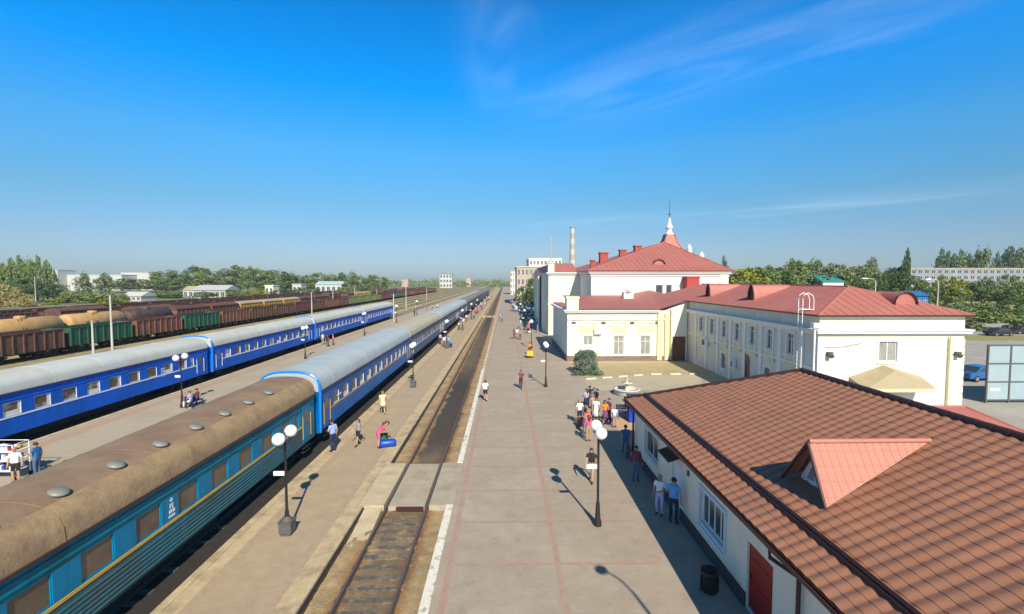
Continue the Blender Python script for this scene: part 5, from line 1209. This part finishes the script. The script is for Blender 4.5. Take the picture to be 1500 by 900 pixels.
for px, yt, w, Y in ((779, 407, 22, 152), (770, 420, 24, 146), (785, 424, 18, 143)): ptree(px, yt, Y, w * 1.3, 'round', 'dark', 'green tree in front of the far pale office building', 'trees before the far office building')

# ------------------------------------------------------------------ far buildings
def simple_building(x, y, w, d, h, label, m, roofm, rows=0, cols=0, z0=-.45, pitched=0, winm=None, name='house', cat='building', group=None):
    t = thing(name, (x, y, z0), label, cat, group)
    b = MB(); b.box(-w / 2, w / 2, -d / 2, d / 2, 0, h); b.build('wall', m, t); b = MB()
    if pitched:
        o = .4; e = [(-w / 2 - o, -d / 2 - o, h - .1), (w / 2 + o, -d / 2 - o, h - .1), (w / 2 + o, d / 2 + o, h - .1), (-w / 2 - o, d / 2 + o, h - .1)]; r0, r1 = (-w / 2 - o, 0, h + pitched), (w / 2 + o, 0, h + pitched)
        b.face([e[0], e[1], r1, r0]); b.face([e[2], e[3], r0, r1]); b.face([e[3], e[0], r0]); b.face([e[1], e[2], r1]); b.face(e[::-1])
    else: b.box(-w / 2 - .25, w / 2 + .25, -d / 2 - .25, d / 2 + .25, h + .003, h + .45)
    b.build('roof', roofm, t)
    if rows:
        hh = h / rows; ww = w / cols; me = None
        for r in range(rows):
            for c in range(cols):
                q = MB(); q.box(-ww * .28, ww * .28, -.05, .02, -hh * .27, hh * .27)
                if me is None:
                    f = MB(); f.box(-ww * .28 - .07, ww * .28 + .07, -.03, -.003, -hh * .27 - .07, hh * .27 + .07, 1); f.box(-ww * .28, ww * .28, -.06, -.035, -hh * .27, hh * .27, 0); f.box(-.05, .05, -.075, -.063, -hh * .27, hh * .27, 1); me = f.me('window', [winm or M_glass, M_frame])
                link('window', me, t, (-w / 2 + ww * (c + .5), -d / 2, hh * (r + .52)))
    return t
def px_building(px0, px1, ytop, Y, d, **k):
    x0, zt = AY(px0, ytop, Y); x1 = AY(px1, ytop, Y)[0]; return simple_building((x0 + x1) / 2, Y + d / 2, x1 - x0, d, zt + .45, **k)
M_wh = mat('white_shed_wall', (.52, .51, .48), .8, .06, .3); M_greyroof = mat('grey_asbestos_roof', (.42, .43, .43), .85, .12, .5); M_flat = mat('grey_brick_flats', (.25, .27, .31), .85, .12, .4, c2=(.31, .31, .31), c2s=.1); M_tanroof = mat('tan_roof_edge', (.52, .42, .30), .85, .12, .2, c2=(.45, .42, .40), c2s=.05); M_tealroof = mat('teal_sheet_roof', (.02, .24, .26), .6, .1, .5); M_blueroof = mat('blue_sheet_roof', (.02, .14, .36), .5, .08, .5); M_brick = mat('buff_brick', (.46, .36, .27), .85, .1, .3)
px_building(88, 178, 403, 480, 40, label='long low white warehouse beyond the tree belt', m=M_wh, roofm=M_greyroof, name='warehouse', rows=0, cols=0)
px_building(177, 222, 400, 500, 40, label='taller white warehouse block at the end of the long one', m=M_wh, roofm=M_wh, name='warehouse', rows=0, cols=0)
px_building(72, 84, 396, 470, 20, label='white tower block half hidden by the poplar row', m=M_wh, roofm=M_wh, name='warehouse')
px_building(282, 330, 425, 260, 14, label='long house with pale grey roof behind the freight rows', m=M_conc, roofm=M_greyroof, pitched=2.6, rows=1, cols=6)
px_building(178, 206, 434, 235, 10, label='small house with whitish roof behind the tan tank wagons', m=M_wh, roofm=M_wh, pitched=2.0, rows=1, cols=4)
px_building(268, 290, 425, 275, 9, label='small house with sandy roof beside the long grey roofed house', m=M_wh, roofm=SANDR, pitched=2.2, rows=1, cols=3)
px_building(388, 400, 419, 300, 8, label='small cream hut between bushes beside the freight yard', m=M_cream, roofm=M_cream, rows=1, cols=2, name='hut')
px_building(428, 441, 417, 310, 8, label='small whitish hut past the dark trees', m=M_wh, roofm=M_wh, rows=1, cols=2, name='hut')
px_building(462, 500, 417, 330, 14, label='low house with pale teal roof at the yard edge', m=M_wh, roofm=mat('pale_teal_roof', (.38, .52, .50), .7, .1, .5), pitched=2.2, rows=1, cols=5)
px_building(644, 662, 402, 640, 16, label='white three storey block standing alone by the far yard', m=M_wh, roofm=M_trim, rows=3, cols=4, name='office_building')
for px0, px1, yt in ((588, 598, 410), (683, 690, 408)): px_building(px0, px1, yt, 760, 20, label='small pale building in the haze of the far horizon', m=M_brick, roofm=M_greyroof, group='pale buildings on the far horizon')
px_building(757, 800, 392, 190, 30, label='pale brick office building with white top storey beyond the platform trees', m=M_brick, roofm=M_wh, rows=4, cols=7, name='office_building')
x0, zt = AY(756.5, 391, 189); x1, zb = AY(793, 399, 189)
px_building(775, 823, 380, 215, 26, label='taller cream building behind the pale brick offices', m=M_cream, roofm=M_cream, rows=6, cols=9, name='office_building')
px_building(748, 757, 398, 330, 20, label='distant pale block at the end of the grey platform', m=M_cream, roofm=M_wh, rows=4, cols=3, name='office_building')
px_building(1334, 1620, 394, 270, 14, label='long five storey grey block of flats with tan roof edge', m=M_flat, roofm=M_tanroof, rows=5, cols=30, name='block_of_flats')
px_building(1206, 1236, 413, 190, 12, label='house with teal sheet roof among the trees', m=M_cream, roofm=M_tealroof, pitched=2.6, rows=1, cols=4)
px_building(1333, 1360, 433, 125, 6, label='small hut with bright blue gabled roof behind the block eave', m=M_blueroof, roofm=M_blueroof, pitched=1.1, rows=1, cols=3, name='hut')
for px0, px1, yt in ((1118, 1128, 398), (1137, 1142, 397), (1188, 1196, 407)): px_building(px0, px1, yt, 300, 10, label='pale house wall glimpsed between the trees', m=M_wh, roofm=M_greyroof, rows=2, cols=2, group='house walls among the trees')
def chimney():
    x, zt = AY(838.5, 334, 420); t = thing('factory_chimney', (x, 420, -.45), 'tall brown and white banded factory chimney', 'chimney')
    b = MB(); n = 12; h = zt + .45
    for i in range(n):
        z0, z1 = h * i / n, h * (i + 1) / n; r0, r1 = 2.9 - 1.1 * i / n, 2.9 - 1.1 * (i + 1) / n; b.lathe([(r0, z0), (r1, z1)], 16, (0, 0, 0), i % 2)
    b.lathe([(1.8, h), (2.3, h), (2.3, h + .8), (1.3, h + .8)], 16, (0, 0, 0), 0); b.build('stack', [M_brick, M_wh], t)
chimney()
def mast():
    x, zt = AY(807, 346, 160); t = thing('radio_mast', (x, 160, -.2), 'thin pale radio mast rising behind the station', 'mast'); b = MB(); h = zt
    for k in range(3):
        a = 2.1 * k; b.tube([(.5 * math.cos(a), .5 * math.sin(a), 0), (.15 * math.cos(a), .15 * math.sin(a), h)], .06, 5)
    for i in range(24):
        z = h * i / 24; r = .5 - .35 * i / 24
        for k in range(3): a, c = 2.1 * k, 2.1 * (k + 1); b.tube([(r * math.cos(a), r * math.sin(a), z), (r * math.cos(c), r * math.sin(c), z + h / 24)], .04, 4)
    b.build('lattice', M_pole, t)
mast()
def road_lamp(px, yt, Y, label):
    x, zt = AY(px, yt, Y); t = thing('street_lamp', (x, Y, 0), label, 'street lamp'); b = MB(); b.tube([(0, 0, 0), (0, 0, zt - .6), (-.4, 0, zt - .1), (-1.6, 0, zt)], [.14, .08, .06, .05], 7); b.build('post', M_pole, t); b = MB(); b.box(-2.4, -1.5, -.15, .15, zt - .08, zt + .08); b.build('lamp_head', M_whiteplate, t)
road_lamp(1375, 409, 84, 'pale curved street lamp before the grey flats'); road_lamp(1283, 408, 80, 'pale curved street lamp behind the roof ridge of the two storey block')
# kiosks and shelter at the far end of the grey platform
def stall(x, y, label, m):
    t = thing('market_stall', (x, y, 0), label, 'stall', 'stalls at the far end of the platform'); b = MB(); b.box(-1.2, 1.2, -1, 1, .0, 1.1); b.build('counter', m, t); b = MB()
    for sx in (-1.15, 1.15):
        for sy in (-.95, .95): b.tube([(sx, sy, 1.1), (sx, sy, 2.3)], .04, 5)
    b.build('posts', M_whiteplate, t); b = MB(); e = [(-1.5, -1.3, 2.25), (1.5, -1.3, 2.25), (1.5, 1.3, 2.25), (-1.5, 1.3, 2.25)]
    for k in range(4): b.face([e[k], e[(k + 1) % 4], (0, 0, 2.8)])
    b.build('awning', m, t)
for x, y, m, c in ((7.0, 142, M_wh, 'white'), (5.4, 150, M_blueroof, 'blue'), (7.6, 134, M_tealroof, 'teal'), (4.4, 165, M_wh, 'white'), (4.0, 185, M_navy, 'navy')): stall(x, y, c + ' awning stall ' + {142: 'in front of the platform trees', 150: 'beside the white stalls', 134: 'nearest the station corner', 165: 'farther along the grey platform', 185: 'last along the grey platform'}[y], m)
# ------------------------------------------------------------------ people
SKIN = mat('skin', (.46, .26, .17), .6, .05, 5)
HAIRS = {'dark': mat('dark_hair', (.018, .012, .010), .5, .2, 30), 'brown': mat('brown_hair', (.09, .045, .022), .5, .2, 30), 'fair': mat('fair_hair', (.34, .22, .10), .5, .2, 30), 'grey': mat('grey_hair', (.35, .34, .33), .6, .2, 30)}
CL = {k: mat(k + '_cloth', c, .85, .12, 8) for k, c in dict(white=(.75, .75, .74), lightblue=(.30, .40, .72), navy=(.015, .022, .07), black=(.018, .018, .02), grey=(.28, .28, .29), pink=(.72, .10, .22), cream=(.68, .58, .38), blue=(.02, .13, .38), sky=(.13, .36, .72), jeans=(.07, .13, .24), red=(.60, .06, .05), coral=(.75, .16, .13), orange=(.72, .22, .03), purple=(.16, .06, .14), maroon=(.19, .05, .07), teal=(.03, .25, .30), yellow=(.70, .50, .06), tan=(.40, .29, .17), lav=(.45, .42, .62)).items()}
POSES = {
 'stand': dict(),
 'talk': dict(el=(-.24, .02, 1.15), wr_l=(-.10, .26, 1.12), hl=(-.04, .30, 1.13), kn_r=(.11, .03, .50)),
 'walk': dict(kn_l=(-.09, .16, .52), an_l=(-.09, .22, .10), to_l=(-.10, .40, .06), kn_r=(.09, -.02, .49), an_r=(.10, -.28, .14), to_r=(.10, -.12, .05), er=(.23, .10, 1.17), wr_r=(.22, .28, .98), hr=(.21, .34, .88), el=(-.23, -.14, 1.16), wr_l=(-.23, -.16, .93), hl=(-.23, -.14, .80)),
 'carry': dict(er=(.25, .0, 1.14), wr_r=(.27, .02, .88), hr=(.28, .03, .76), el=(-.22, .10, 1.18), wr_l=(-.12, .28, 1.22), hl=(-.08, .32, 1.25)),
 'bend': dict(sp=(0, .10, 1.08), ch=(0, .28, 1.22), nk=(0, .40, 1.30), h1=(0, .48, 1.35), h2=(0, .53, 1.38), h3=(0, .60, 1.40), sl=(-.17, .30, 1.22), sr=(.17, .30, 1.22), el=(-.20, .42, .98), er=(.20, .42, .98), wr_l=(-.14, .58, .82), wr_r=(.14, .58, .82), hl=(-.12, .63, .72), hr=(.12, .63, .72)),
 'sit': dict(pe=(0, -.02, .54), sp=(0, -.05, .74), ch=(0, -.03, .96), nk=(0, 0, 1.08), h1=(0, .02, 1.16), h2=(0, .02, 1.23), h3=(0, .01, 1.30), sl=(-.17, -.02, 1.02), sr=(.17, -.02, 1.02), el=(-.22, .08, .76), er=(.22, .08, .76), wr_l=(-.14, .30, .66), wr_r=(.14, .30, .66), hl=(-.08, .38, .66), hr=(.08, .38, .66), hi_l=(-.10, 0, .52), hi_r=(.10, 0, .52), kn_l=(-.12, .42, .52), kn_r=(.12, .42, .52), an_l=(-.12, .40, .09), an_r=(.12, .40, .09), to_l=(-.13, .56, .04), to_r=(.13, .56, .04)),
}
BASE = dict(pe=(0, 0, .95), sp=(0, 0, 1.15), ch=(0, .01, 1.35), nk=(0, 0, 1.47), h1=(0, .015, 1.545), h2=(0, .02, 1.62), h3=(0, .01, 1.70), sl=(-.18, 0, 1.41), sr=(.18, 0, 1.41), el=(-.24, -.03, 1.14), er=(.24, -.03, 1.14), wr_l=(-.25, .04, .90), wr_r=(.25, .04, .90), hl=(-.25, .07, .80), hr=(.25, .07, .80), hi_l=(-.09, 0, .89), hi_r=(.09, 0, .89), kn_l=(-.10, .02, .50), kn_r=(.10, .02, .50), an_l=(-.10, -.02, .09), an_r=(.10, -.02, .09), to_l=(-.12, .14, .045), to_r=(.12, .14, .045))
RAD = dict(pe=(.155, .115), sp=(.135, .10), ch=(.165, .115), nk=(.055, .055), h1=(.066, .072), h2=(.078, .095), h3=(.062, .075), sl=(.065, .065), sr=(.065, .065), el=(.043, .043), er=(.043, .043), wr_l=(.03, .03), wr_r=(.03, .03), hl=(.038, .022), hr=(.038, .022), hi_l=(.095, .095), hi_r=(.095, .095), kn_l=(.06, .062), kn_r=(.06, .062), an_l=(.04, .045), an_r=(.04, .045), to_l=(.045, .03), to_r=(.045, .03))
EDG = [('pe', 'sp'), ('sp', 'ch'), ('ch', 'nk'), ('nk', 'h1'), ('h1', 'h2'), ('h2', 'h3'), ('ch', 'sl'), ('sl', 'el'), ('el', 'wr_l'), ('wr_l', 'hl'), ('ch', 'sr'), ('sr', 'er'), ('er', 'wr_r'), ('wr_r', 'hr'), ('pe', 'hi_l'), ('hi_l', 'kn_l'), ('kn_l', 'an_l'), ('an_l', 'to_l'), ('pe', 'hi_r'), ('hi_r', 'kn_r'), ('kn_r', 'an_r'), ('an_r', 'to_r')]
BODY = {}; HAIR = {}; SKIRT = {}
def joints(pose): j = dict(BASE); j.update(POSES[pose]); return {k: Vector(v) for k, v in j.items()}
def body_mesh(pose, sleeve, leg):
    key = (pose, sleeve, leg)
    if key in BODY: return BODY[key]
    j = joints(pose); names = list(BASE); idx = {n: i for i, n in enumerate(names)}
    me = bpy.data.meshes.new('skeleton'); me.from_pydata([tuple(j[n]) for n in names], [(idx[a], idx[c]) for a, c in EDG], [])
    o = bpy.data.objects.new('skeleton', me); col.objects.link(o); o.modifiers.new('s', 'SKIN'); ss = o.modifiers.new('u', 'SUBSURF'); ss.levels = 2; ss.render_levels = 2
    for i, n in enumerate(names): me.skin_vertices[0].data[i].radius = RAD[n]
    me.skin_vertices[0].data[0].use_root = True
    dg = bpy.context.evaluated_depsgraph_get(); nm = bpy.data.meshes.new_from_object(o.evaluated_get(dg)); bpy.data.objects.remove(o); bpy.data.meshes.remove(me)
    vs = [v.co.copy() for v in nm.vertices]; fs = [tuple(p.vertices) for p in nm.polygons]; bpy.data.meshes.remove(nm)
    b = MB(); ml = []
    def reg(c):
        best = None
        for a, e in EDG:
            p, q = j[a], j[e]; d = q - p; t = max(0, min(1, (c - p).dot(d) / d.length_squared)); ra = RAD[a][0] * (1 - t) + RAD[e][0] * t; dist = (c - (p + d * t)).length - ra
            if best is None or dist < best[0]: best = (dist, a, e, t)
        _, a, e, t = best
        if e in ('h1', 'h2', 'h3') or (a == 'ch' and e == 'nk' and t > .75): return 0
        if e in ('hl', 'hr'): return 0
        if e in ('wr_l', 'wr_r'): return 1 if sleeve == 'long' else 0
        if e in ('el', 'er'): return 1 if sleeve == 'long' or (sleeve == 'short' and t < .6) else 0
        if e in ('to_l', 'to_r'): return 3
        if e in ('an_l', 'an_r'): return 2 if leg == 'long' else (3 if t > .92 else 0)
        if e in ('kn_l', 'kn_r'): return 2 if leg == 'long' or t < .75 else 0
        if e in ('hi_l', 'hi_r') or (a == 'pe' and e == 'sp' and t < .3): return 2
        return 1
    i0 = len(b.v); b.v += [tuple(v) for v in vs]
    for f in fs: c = sum((vs[k] for k in f), Vector()) / len(f); b.f.append(tuple(i0 + k for k in f)); b.m.append(reg(c)); b.sm.append(True)
    # fingers, nose, ears, eyes and mouth
    for s, wn, hn in ((-1, 'wr_l', 'hl'), (1, 'wr_r', 'hr')):
        d = (j[hn] - j[wn]).normalized(); sd_ = Vector((0, 1, 0)); sd_ = (sd_ - d * sd_.dot(d)).normalized(); inn = d.cross(sd_).normalized() * (.012)
        for k, ln in enumerate((.062, .075, .070, .055)):
            p = j[hn] + sd_ * ((1.5 - k) * .017); b.tube([p - d * .01, p + d * ln * .55 + inn * .3, p + d * ln + inn * 1.3], [.0095, .0088, .006], 6, 0)
        p = j[hn] - d * .05 + sd_ * .03; b.tube([p, p + sd_ * .025 + d * .03, p + sd_ * .03 + d * .06], [.011, .0095, .007], 6, 0)
    hd = j['h2']; fw = (j['h2'] - j['h1']); up = fw.normalized(); fwd = Vector((0, 1, 0)); fwd = (fwd - up * up.dot(fwd)).normalized(); rt = fwd.cross(up)
    b.tube([hd + fwd * .088 + up * .02, hd + fwd * .112 - up * .015, hd + fwd * .088 - up * .022], [.008, .014, .008], 6, 0)
    for s in (-1, 1):
        b.ball(tuple(hd + fwd * .085 + rt * s * .032 + up * .022), .012, 8, 6, 4); b.ball(tuple(hd + rt * s * .082 - up * .005), .022, 8, 6, 0, 1.4)
    b.tube([hd + fwd * .080 - rt * .022 - up * .055, hd + fwd * .088 - up * .056, hd + fwd * .080 + rt * .022 - up * .055], .007, 5, 5)
    me = b.me('person', [SKIN, CL['white'], CL['navy'], M_black, M_black, CL['maroon']]); BODY[key] = me; return me
def hair_mesh(pose, style):
    if (pose, style) in HAIR: return HAIR[(pose, style)]
    j = joints(pose); hd = j['h2']; up = (j['h3'] - j['h1']).normalized(); fwd = Vector((0, 1, 0)); fwd = (fwd - up * up.dot(fwd)).normalized(); rt = fwd.cross(up); b = MB(); c = hd + up * .018 - fwd * .012; n = 14; m = 6; vs = []; fs = []
    for i in range(m + 1):
        th = (math.pi * .58) * i / m
        for k in range(n):
            a = 2 * math.pi * k / n; q = th * (1 if math.sin(a) < .3 else (.72 if style != 'cap' else .9)); vs.append(c + up * (.108 * math.cos(q)) + (rt * math.cos(a) * .094 + fwd * math.sin(a) * .112) * math.sin(q))
    for i in range(m):
        for k in range(n): fs.append((i * n + k, i * n + (k + 1) % n, (i + 1) * n + (k + 1) % n, (i + 1) * n + k))
    b.mesh_in(vs, fs, 0, True)
    if style == 'long': b.tube([c - fwd * .06 + up * .02, c - fwd * .10 - up * .08, c - fwd * .10 - up * .2, c - fwd * .08 - up * .3], [.07, .085, .08, .04], 8, 0)
    if style == 'cap': b.mesh_in([c + fwd * .09 + rt * .08 + up * .045, c + fwd * .09 - rt * .08 + up * .045, c + fwd * .19 - rt * .05 + up * .03, c + fwd * .19 + rt * .05 + up * .03], [(0, 1, 2, 3)], 0)
    HAIR[(pose, style)] = b.me('hair', HAIRS['dark']); return HAIR[(pose, style)]
def skirt_mesh(pose, ln):
    k = (pose, ln)
    if k not in SKIRT:
        j = joints(pose); z = j['pe'].z; b = MB(); b.lathe([(.145, .10), (.175, 0), (.21, -ln * .5), (.25, -ln), (.235, -ln), (.19, -ln * .5)], 16, (0, j['pe'].y, z)); SKIRT[k] = b.me('skirt', CL['navy'])
    return SKIRT[k]
def person(x, y, rz, label, top, bot, pose='stand', hair='dark', style='short', sleeve='short', leg='long', skirt=0, h=1.72, shoes=None, group=None, z=0.0):
    o = bpy.data.objects.new('person', body_mesh(pose, sleeve, leg)); col.objects.link(o); o.location = (x, y, z); o.rotation_euler.z = rz; s = h / 1.74; o.scale = (s * 1.06, s * 1.06, s); tag(o, label, 'person', group)
    for i, m in ((1, CL[top]), (2, SKIN if skirt else CL[bot])): o.material_slots[i].link = 'OBJECT'; o.material_slots[i].material = m
    k = link('hair' if style != 'cap' else 'cap', hair_mesh(pose, style), o); k.material_slots[0].link = 'OBJECT'; k.material_slots[0].material = HAIRS[hair] if style != 'cap' else CL['navy']
    if skirt: k = link('skirt', skirt_mesh(pose, skirt), o); k.material_slots[0].link = 'OBJECT'; k.material_slots[0].material = CL[bot]
    return o
def PP(px, py, rz, *a, **k): x, y = G(px, py); return person(x, y, R(rz), *a, **k)
# tan platform
PP(488, 662, 60, 'person in pale blue shirt, cap and navy trousers by the door of the blue coach', 'lightblue', 'navy', 'talk', style='cap', h=1.85)
PP(525, 653, 150, 'person in grey top and black shorts walking towards the yard crossing on the tan platform', 'grey', 'black', 'walk', leg='short', h=1.6, hair='brown', style='long')
PP(554, 657, -60, 'person in pink top and shorts bending over the blue holdall', 'pink', 'pink', 'bend', leg='short', hair='brown', style='long', h=1.75)
PP(561, 607, 20, 'person in cream top and short skirt walking beside the blue coach', 'cream', 'cream', 'walk', skirt=.3, hair='fair', h=1.7)
PP(651, 509, 0, 'person in white shirt and jeans, nearer of the pair past the second tan platform lamp', 'white', 'jeans', 'stand', group=None)
PP(657, 510, 30, 'person in sky blue shirt standing beside the white shirted one past the second lamp', 'sky', 'jeans', 'carry', h=1.78)
PP(645, 505, -30, 'person in lavender shirt and dark trousers close to the coach past the second lamp', 'lav', 'navy', 'stand')
rng = random.Random(21); TOPS = ['white', 'lav', 'sky', 'grey', 'black', 'pink', 'navy', 'cream', 'coral', 'white', 'white']
for i in range(34):
    y = 92 + 9 * rng.random() + i * 4.6; x = -9.9 + rng.random() * (2.6 if i > 4 else 1.2)
    person(x, y, rng.uniform(0, 6.28), 'person in the crowd streaming along the far coaches on the tan platform', rng.choice(TOPS), rng.choice(['jeans', 'navy', 'black', 'grey']), rng.choice(['stand', 'walk', 'talk', 'carry']), rng.choice(['dark', 'brown', 'fair']), h=rng.uniform(1.6, 1.82), group='crowd along the far coaches')
# grey platform
PP(711, 588, 0, 'person in white shirt and dark shorts walking away beside the white kerb', 'white', 'black', 'walk', leg='short', h=1.72)
PP(763, 570, 170, 'person in dark maroon top and navy trousers walking along the middle of the grey platform', 'maroon', 'navy', 'walk', h=1.7)
gx, gy = G(776, 521); person(gx, gy + .6, R(180), 'person in orange shirt pushing the yellow hand cart', 'orange', 'black', 'carry', h=1.68)
PP(753, 497, 0, 'person in dark top, leftmost of three walking ahead of the yellow cart', 'purple', 'maroon', 'walk'); PP(757.5, 496, 10, 'person in white shirt, middle one of three walking ahead of the yellow cart', 'white', 'grey', 'walk'); PP(762, 498, -10, 'person in grey top, rightmost of three walking ahead of the yellow cart', 'grey', 'maroon', 'walk')
PP(733, 470, 90, 'person in white shirt at the far crossing over the dark track', 'white', 'jeans', 'walk', h=1.85); PP(736, 472, 60, 'person in pale grey top beside the white shirted one at the far crossing', 'grey', 'jeans', 'stand')
for i in range(52):
    y = 84 + i * 2.6 + rng.random() * 5; x = rng.uniform(3.2, 7.2) if y < 112 else rng.uniform(1.8, 7.5)
    person(x, y, rng.uniform(0, 6.28), 'person in the crowd on the grey platform beside the tall station hall', rng.choice(TOPS), rng.choice(['jeans', 'navy', 'black', 'grey']), rng.choice(['stand', 'walk', 'talk']), rng.choice(['dark', 'brown', 'fair']), h=rng.uniform(1.6, 1.82), group='crowd beside the station hall')
# waiting crowd
PP(849, 622, 20, 'person in white tee and navy shorts at the left edge of the waiting crowd', 'white', 'navy', 'stand', leg='short', hair='fair')
PP(857, 636, -40, 'person in coral tee and jeans leaning forward in the waiting crowd', 'coral', 'jeans', 'bend', hair='fair', style='long')
PP(862, 647, 10, 'person in pink top and shorts behind the lamp globes', 'pink', 'tan', 'stand', leg='short', hair='brown', style='long', h=1.62)
PP(873, 618, 160, 'person in white sundress with skirt in the middle of the waiting crowd', 'white', 'white', 'stand', skirt=.5, hair='brown', style='long', h=1.68)
PP(886, 622, 200, 'person in orange top and purple skirt in the waiting crowd', 'orange', 'purple', 'talk', skirt=.45, hair='dark', style='long', h=1.66)
PP(892, 620, 120, 'person in dark purple clothes behind the orange topped one', 'purple', 'black', 'stand', h=1.72)
PP(859, 601, 40, 'person in lavender tee with navy skirt at the back of the waiting crowd', 'lav', 'navy', 'talk', skirt=.4, h=1.64, hair='brown', style='long')
PP(864, 598, 0, 'person in black top at the far back of the waiting crowd', 'black', 'black', 'stand', h=1.74); PP(870, 601, 140, 'person in grey tee and black trousers near the back of the waiting crowd', 'grey', 'black', 'carry')
PP(875, 604, 90, 'person in navy tee at the right back of the waiting crowd', 'navy', 'navy', 'stand', h=1.76); PP(868, 610, 210, 'person in tan top and jeans inside the waiting crowd', 'tan', 'jeans', 'stand', h=1.6, hair='fair')
gx, gy = G(900, 626); person(gx, gy, R(180), 'person in white tee and grey shorts next to the navy bench', 'white', 'grey', 'stand', leg='short', h=1.4, hair='fair')
# in the shade of the tiled building
PP(916, 667, 0, 'person in deep blue top and pale jeans walking away at the edge of the shade', 'blue', 'jeans', 'walk', h=1.72)
PP(931, 705, 180, 'person in maroon pink checked top and jeans standing alone in the shade', 'maroon', 'jeans', 'stand', sleeve='long', h=1.75, hair='dark')
PP(966, 755, 140, 'person in white blouse with pale trousers talking by the grey door', 'white', 'lav', 'talk', hair='grey', h=1.72)
PP(986, 768, -40, 'person in sky blue shirt and navy jeans talking by the grey door', 'sky', 'navy', 'talk', hair='dark', h=1.9)
PP(866, 706, 160, 'person in black top and tan shorts walking in the sun past the platform lamp', 'black', 'tan', 'walk', leg='short', hair='dark', h=1.66, style='long')
# beige platform
PP(24, 708, 200, 'person in white shirt and black shorts standing at the vendor cart', 'white', 'black', 'stand', leg='short', hair='fair', h=1.75)
PP(55, 698, 90, 'person in blue tee and jeans facing the vendor cart', 'blue', 'jeans', 'talk', h=1.72)
person(-24.0, 36.3, R(90), 'person in lavender top sitting on the bench by the beige platform lamp', 'lav', 'white', 'sit', h=1.7, hair='brown'); person(-24.0, 37.1, R(90), 'person in maroon top sitting on the bench by the beige platform lamp', 'maroon', 'navy', 'sit', h=1.7)
PP(473, 505, 60, 'person in cream top nearest the second bright blue coach', 'cream', 'grey', 'stand', hair='fair'); PP(480, 508, 200, 'person in navy top, middle of three beside the second bright blue coach', 'navy', 'black', 'talk'); PP(488, 506, 120, 'person in coral top beside the second bright blue coach', 'coral', 'black', 'stand', hair='brown')
for px, py, tp in ((626, 455, 'red'), (633, 454, 'cream'), (641, 453, 'white')): PP(px, py, rng.uniform(0, 360), 'person in ' + tp + ' top in the small group far along the beige platform', tp, 'navy', 'stand')
PP(607, 463, 0, 'person in black top alone far along the beige platform', 'black', 'black', 'walk')
# ------------------------------------------------------------------ thin summer haze over the whole place
hb = MB(); hb.box(-1400, 1400, -60, 1500, -1.5, 70)
hz = hb.build('haze', [], None) if False else None
hm = bpy.data.meshes.new('haze'); hm.from_pydata(hb.v, [], hb.f); hz = bpy.data.objects.new('haze', hm); col.objects.link(hz); hz['kind'] = 'stuff'
m = bpy.data.materials.new('haze'); m.use_nodes = True; m.node_tree.nodes.clear()
ou = m.node_tree.nodes.new('ShaderNodeOutputMaterial'); pv = m.node_tree.nodes.new('ShaderNodeVolumePrincipled'); pv.inputs['Color'].default_value = (.74, .88, 1.0, 1); pv.inputs['Density'].default_value = .00017; pv.inputs['Anisotropy'].default_value = .0
m.node_tree.links.new(pv.outputs[0], ou.inputs['Volume']); hm.materials.append(m)
scene.cycles.volume_bounces = 0
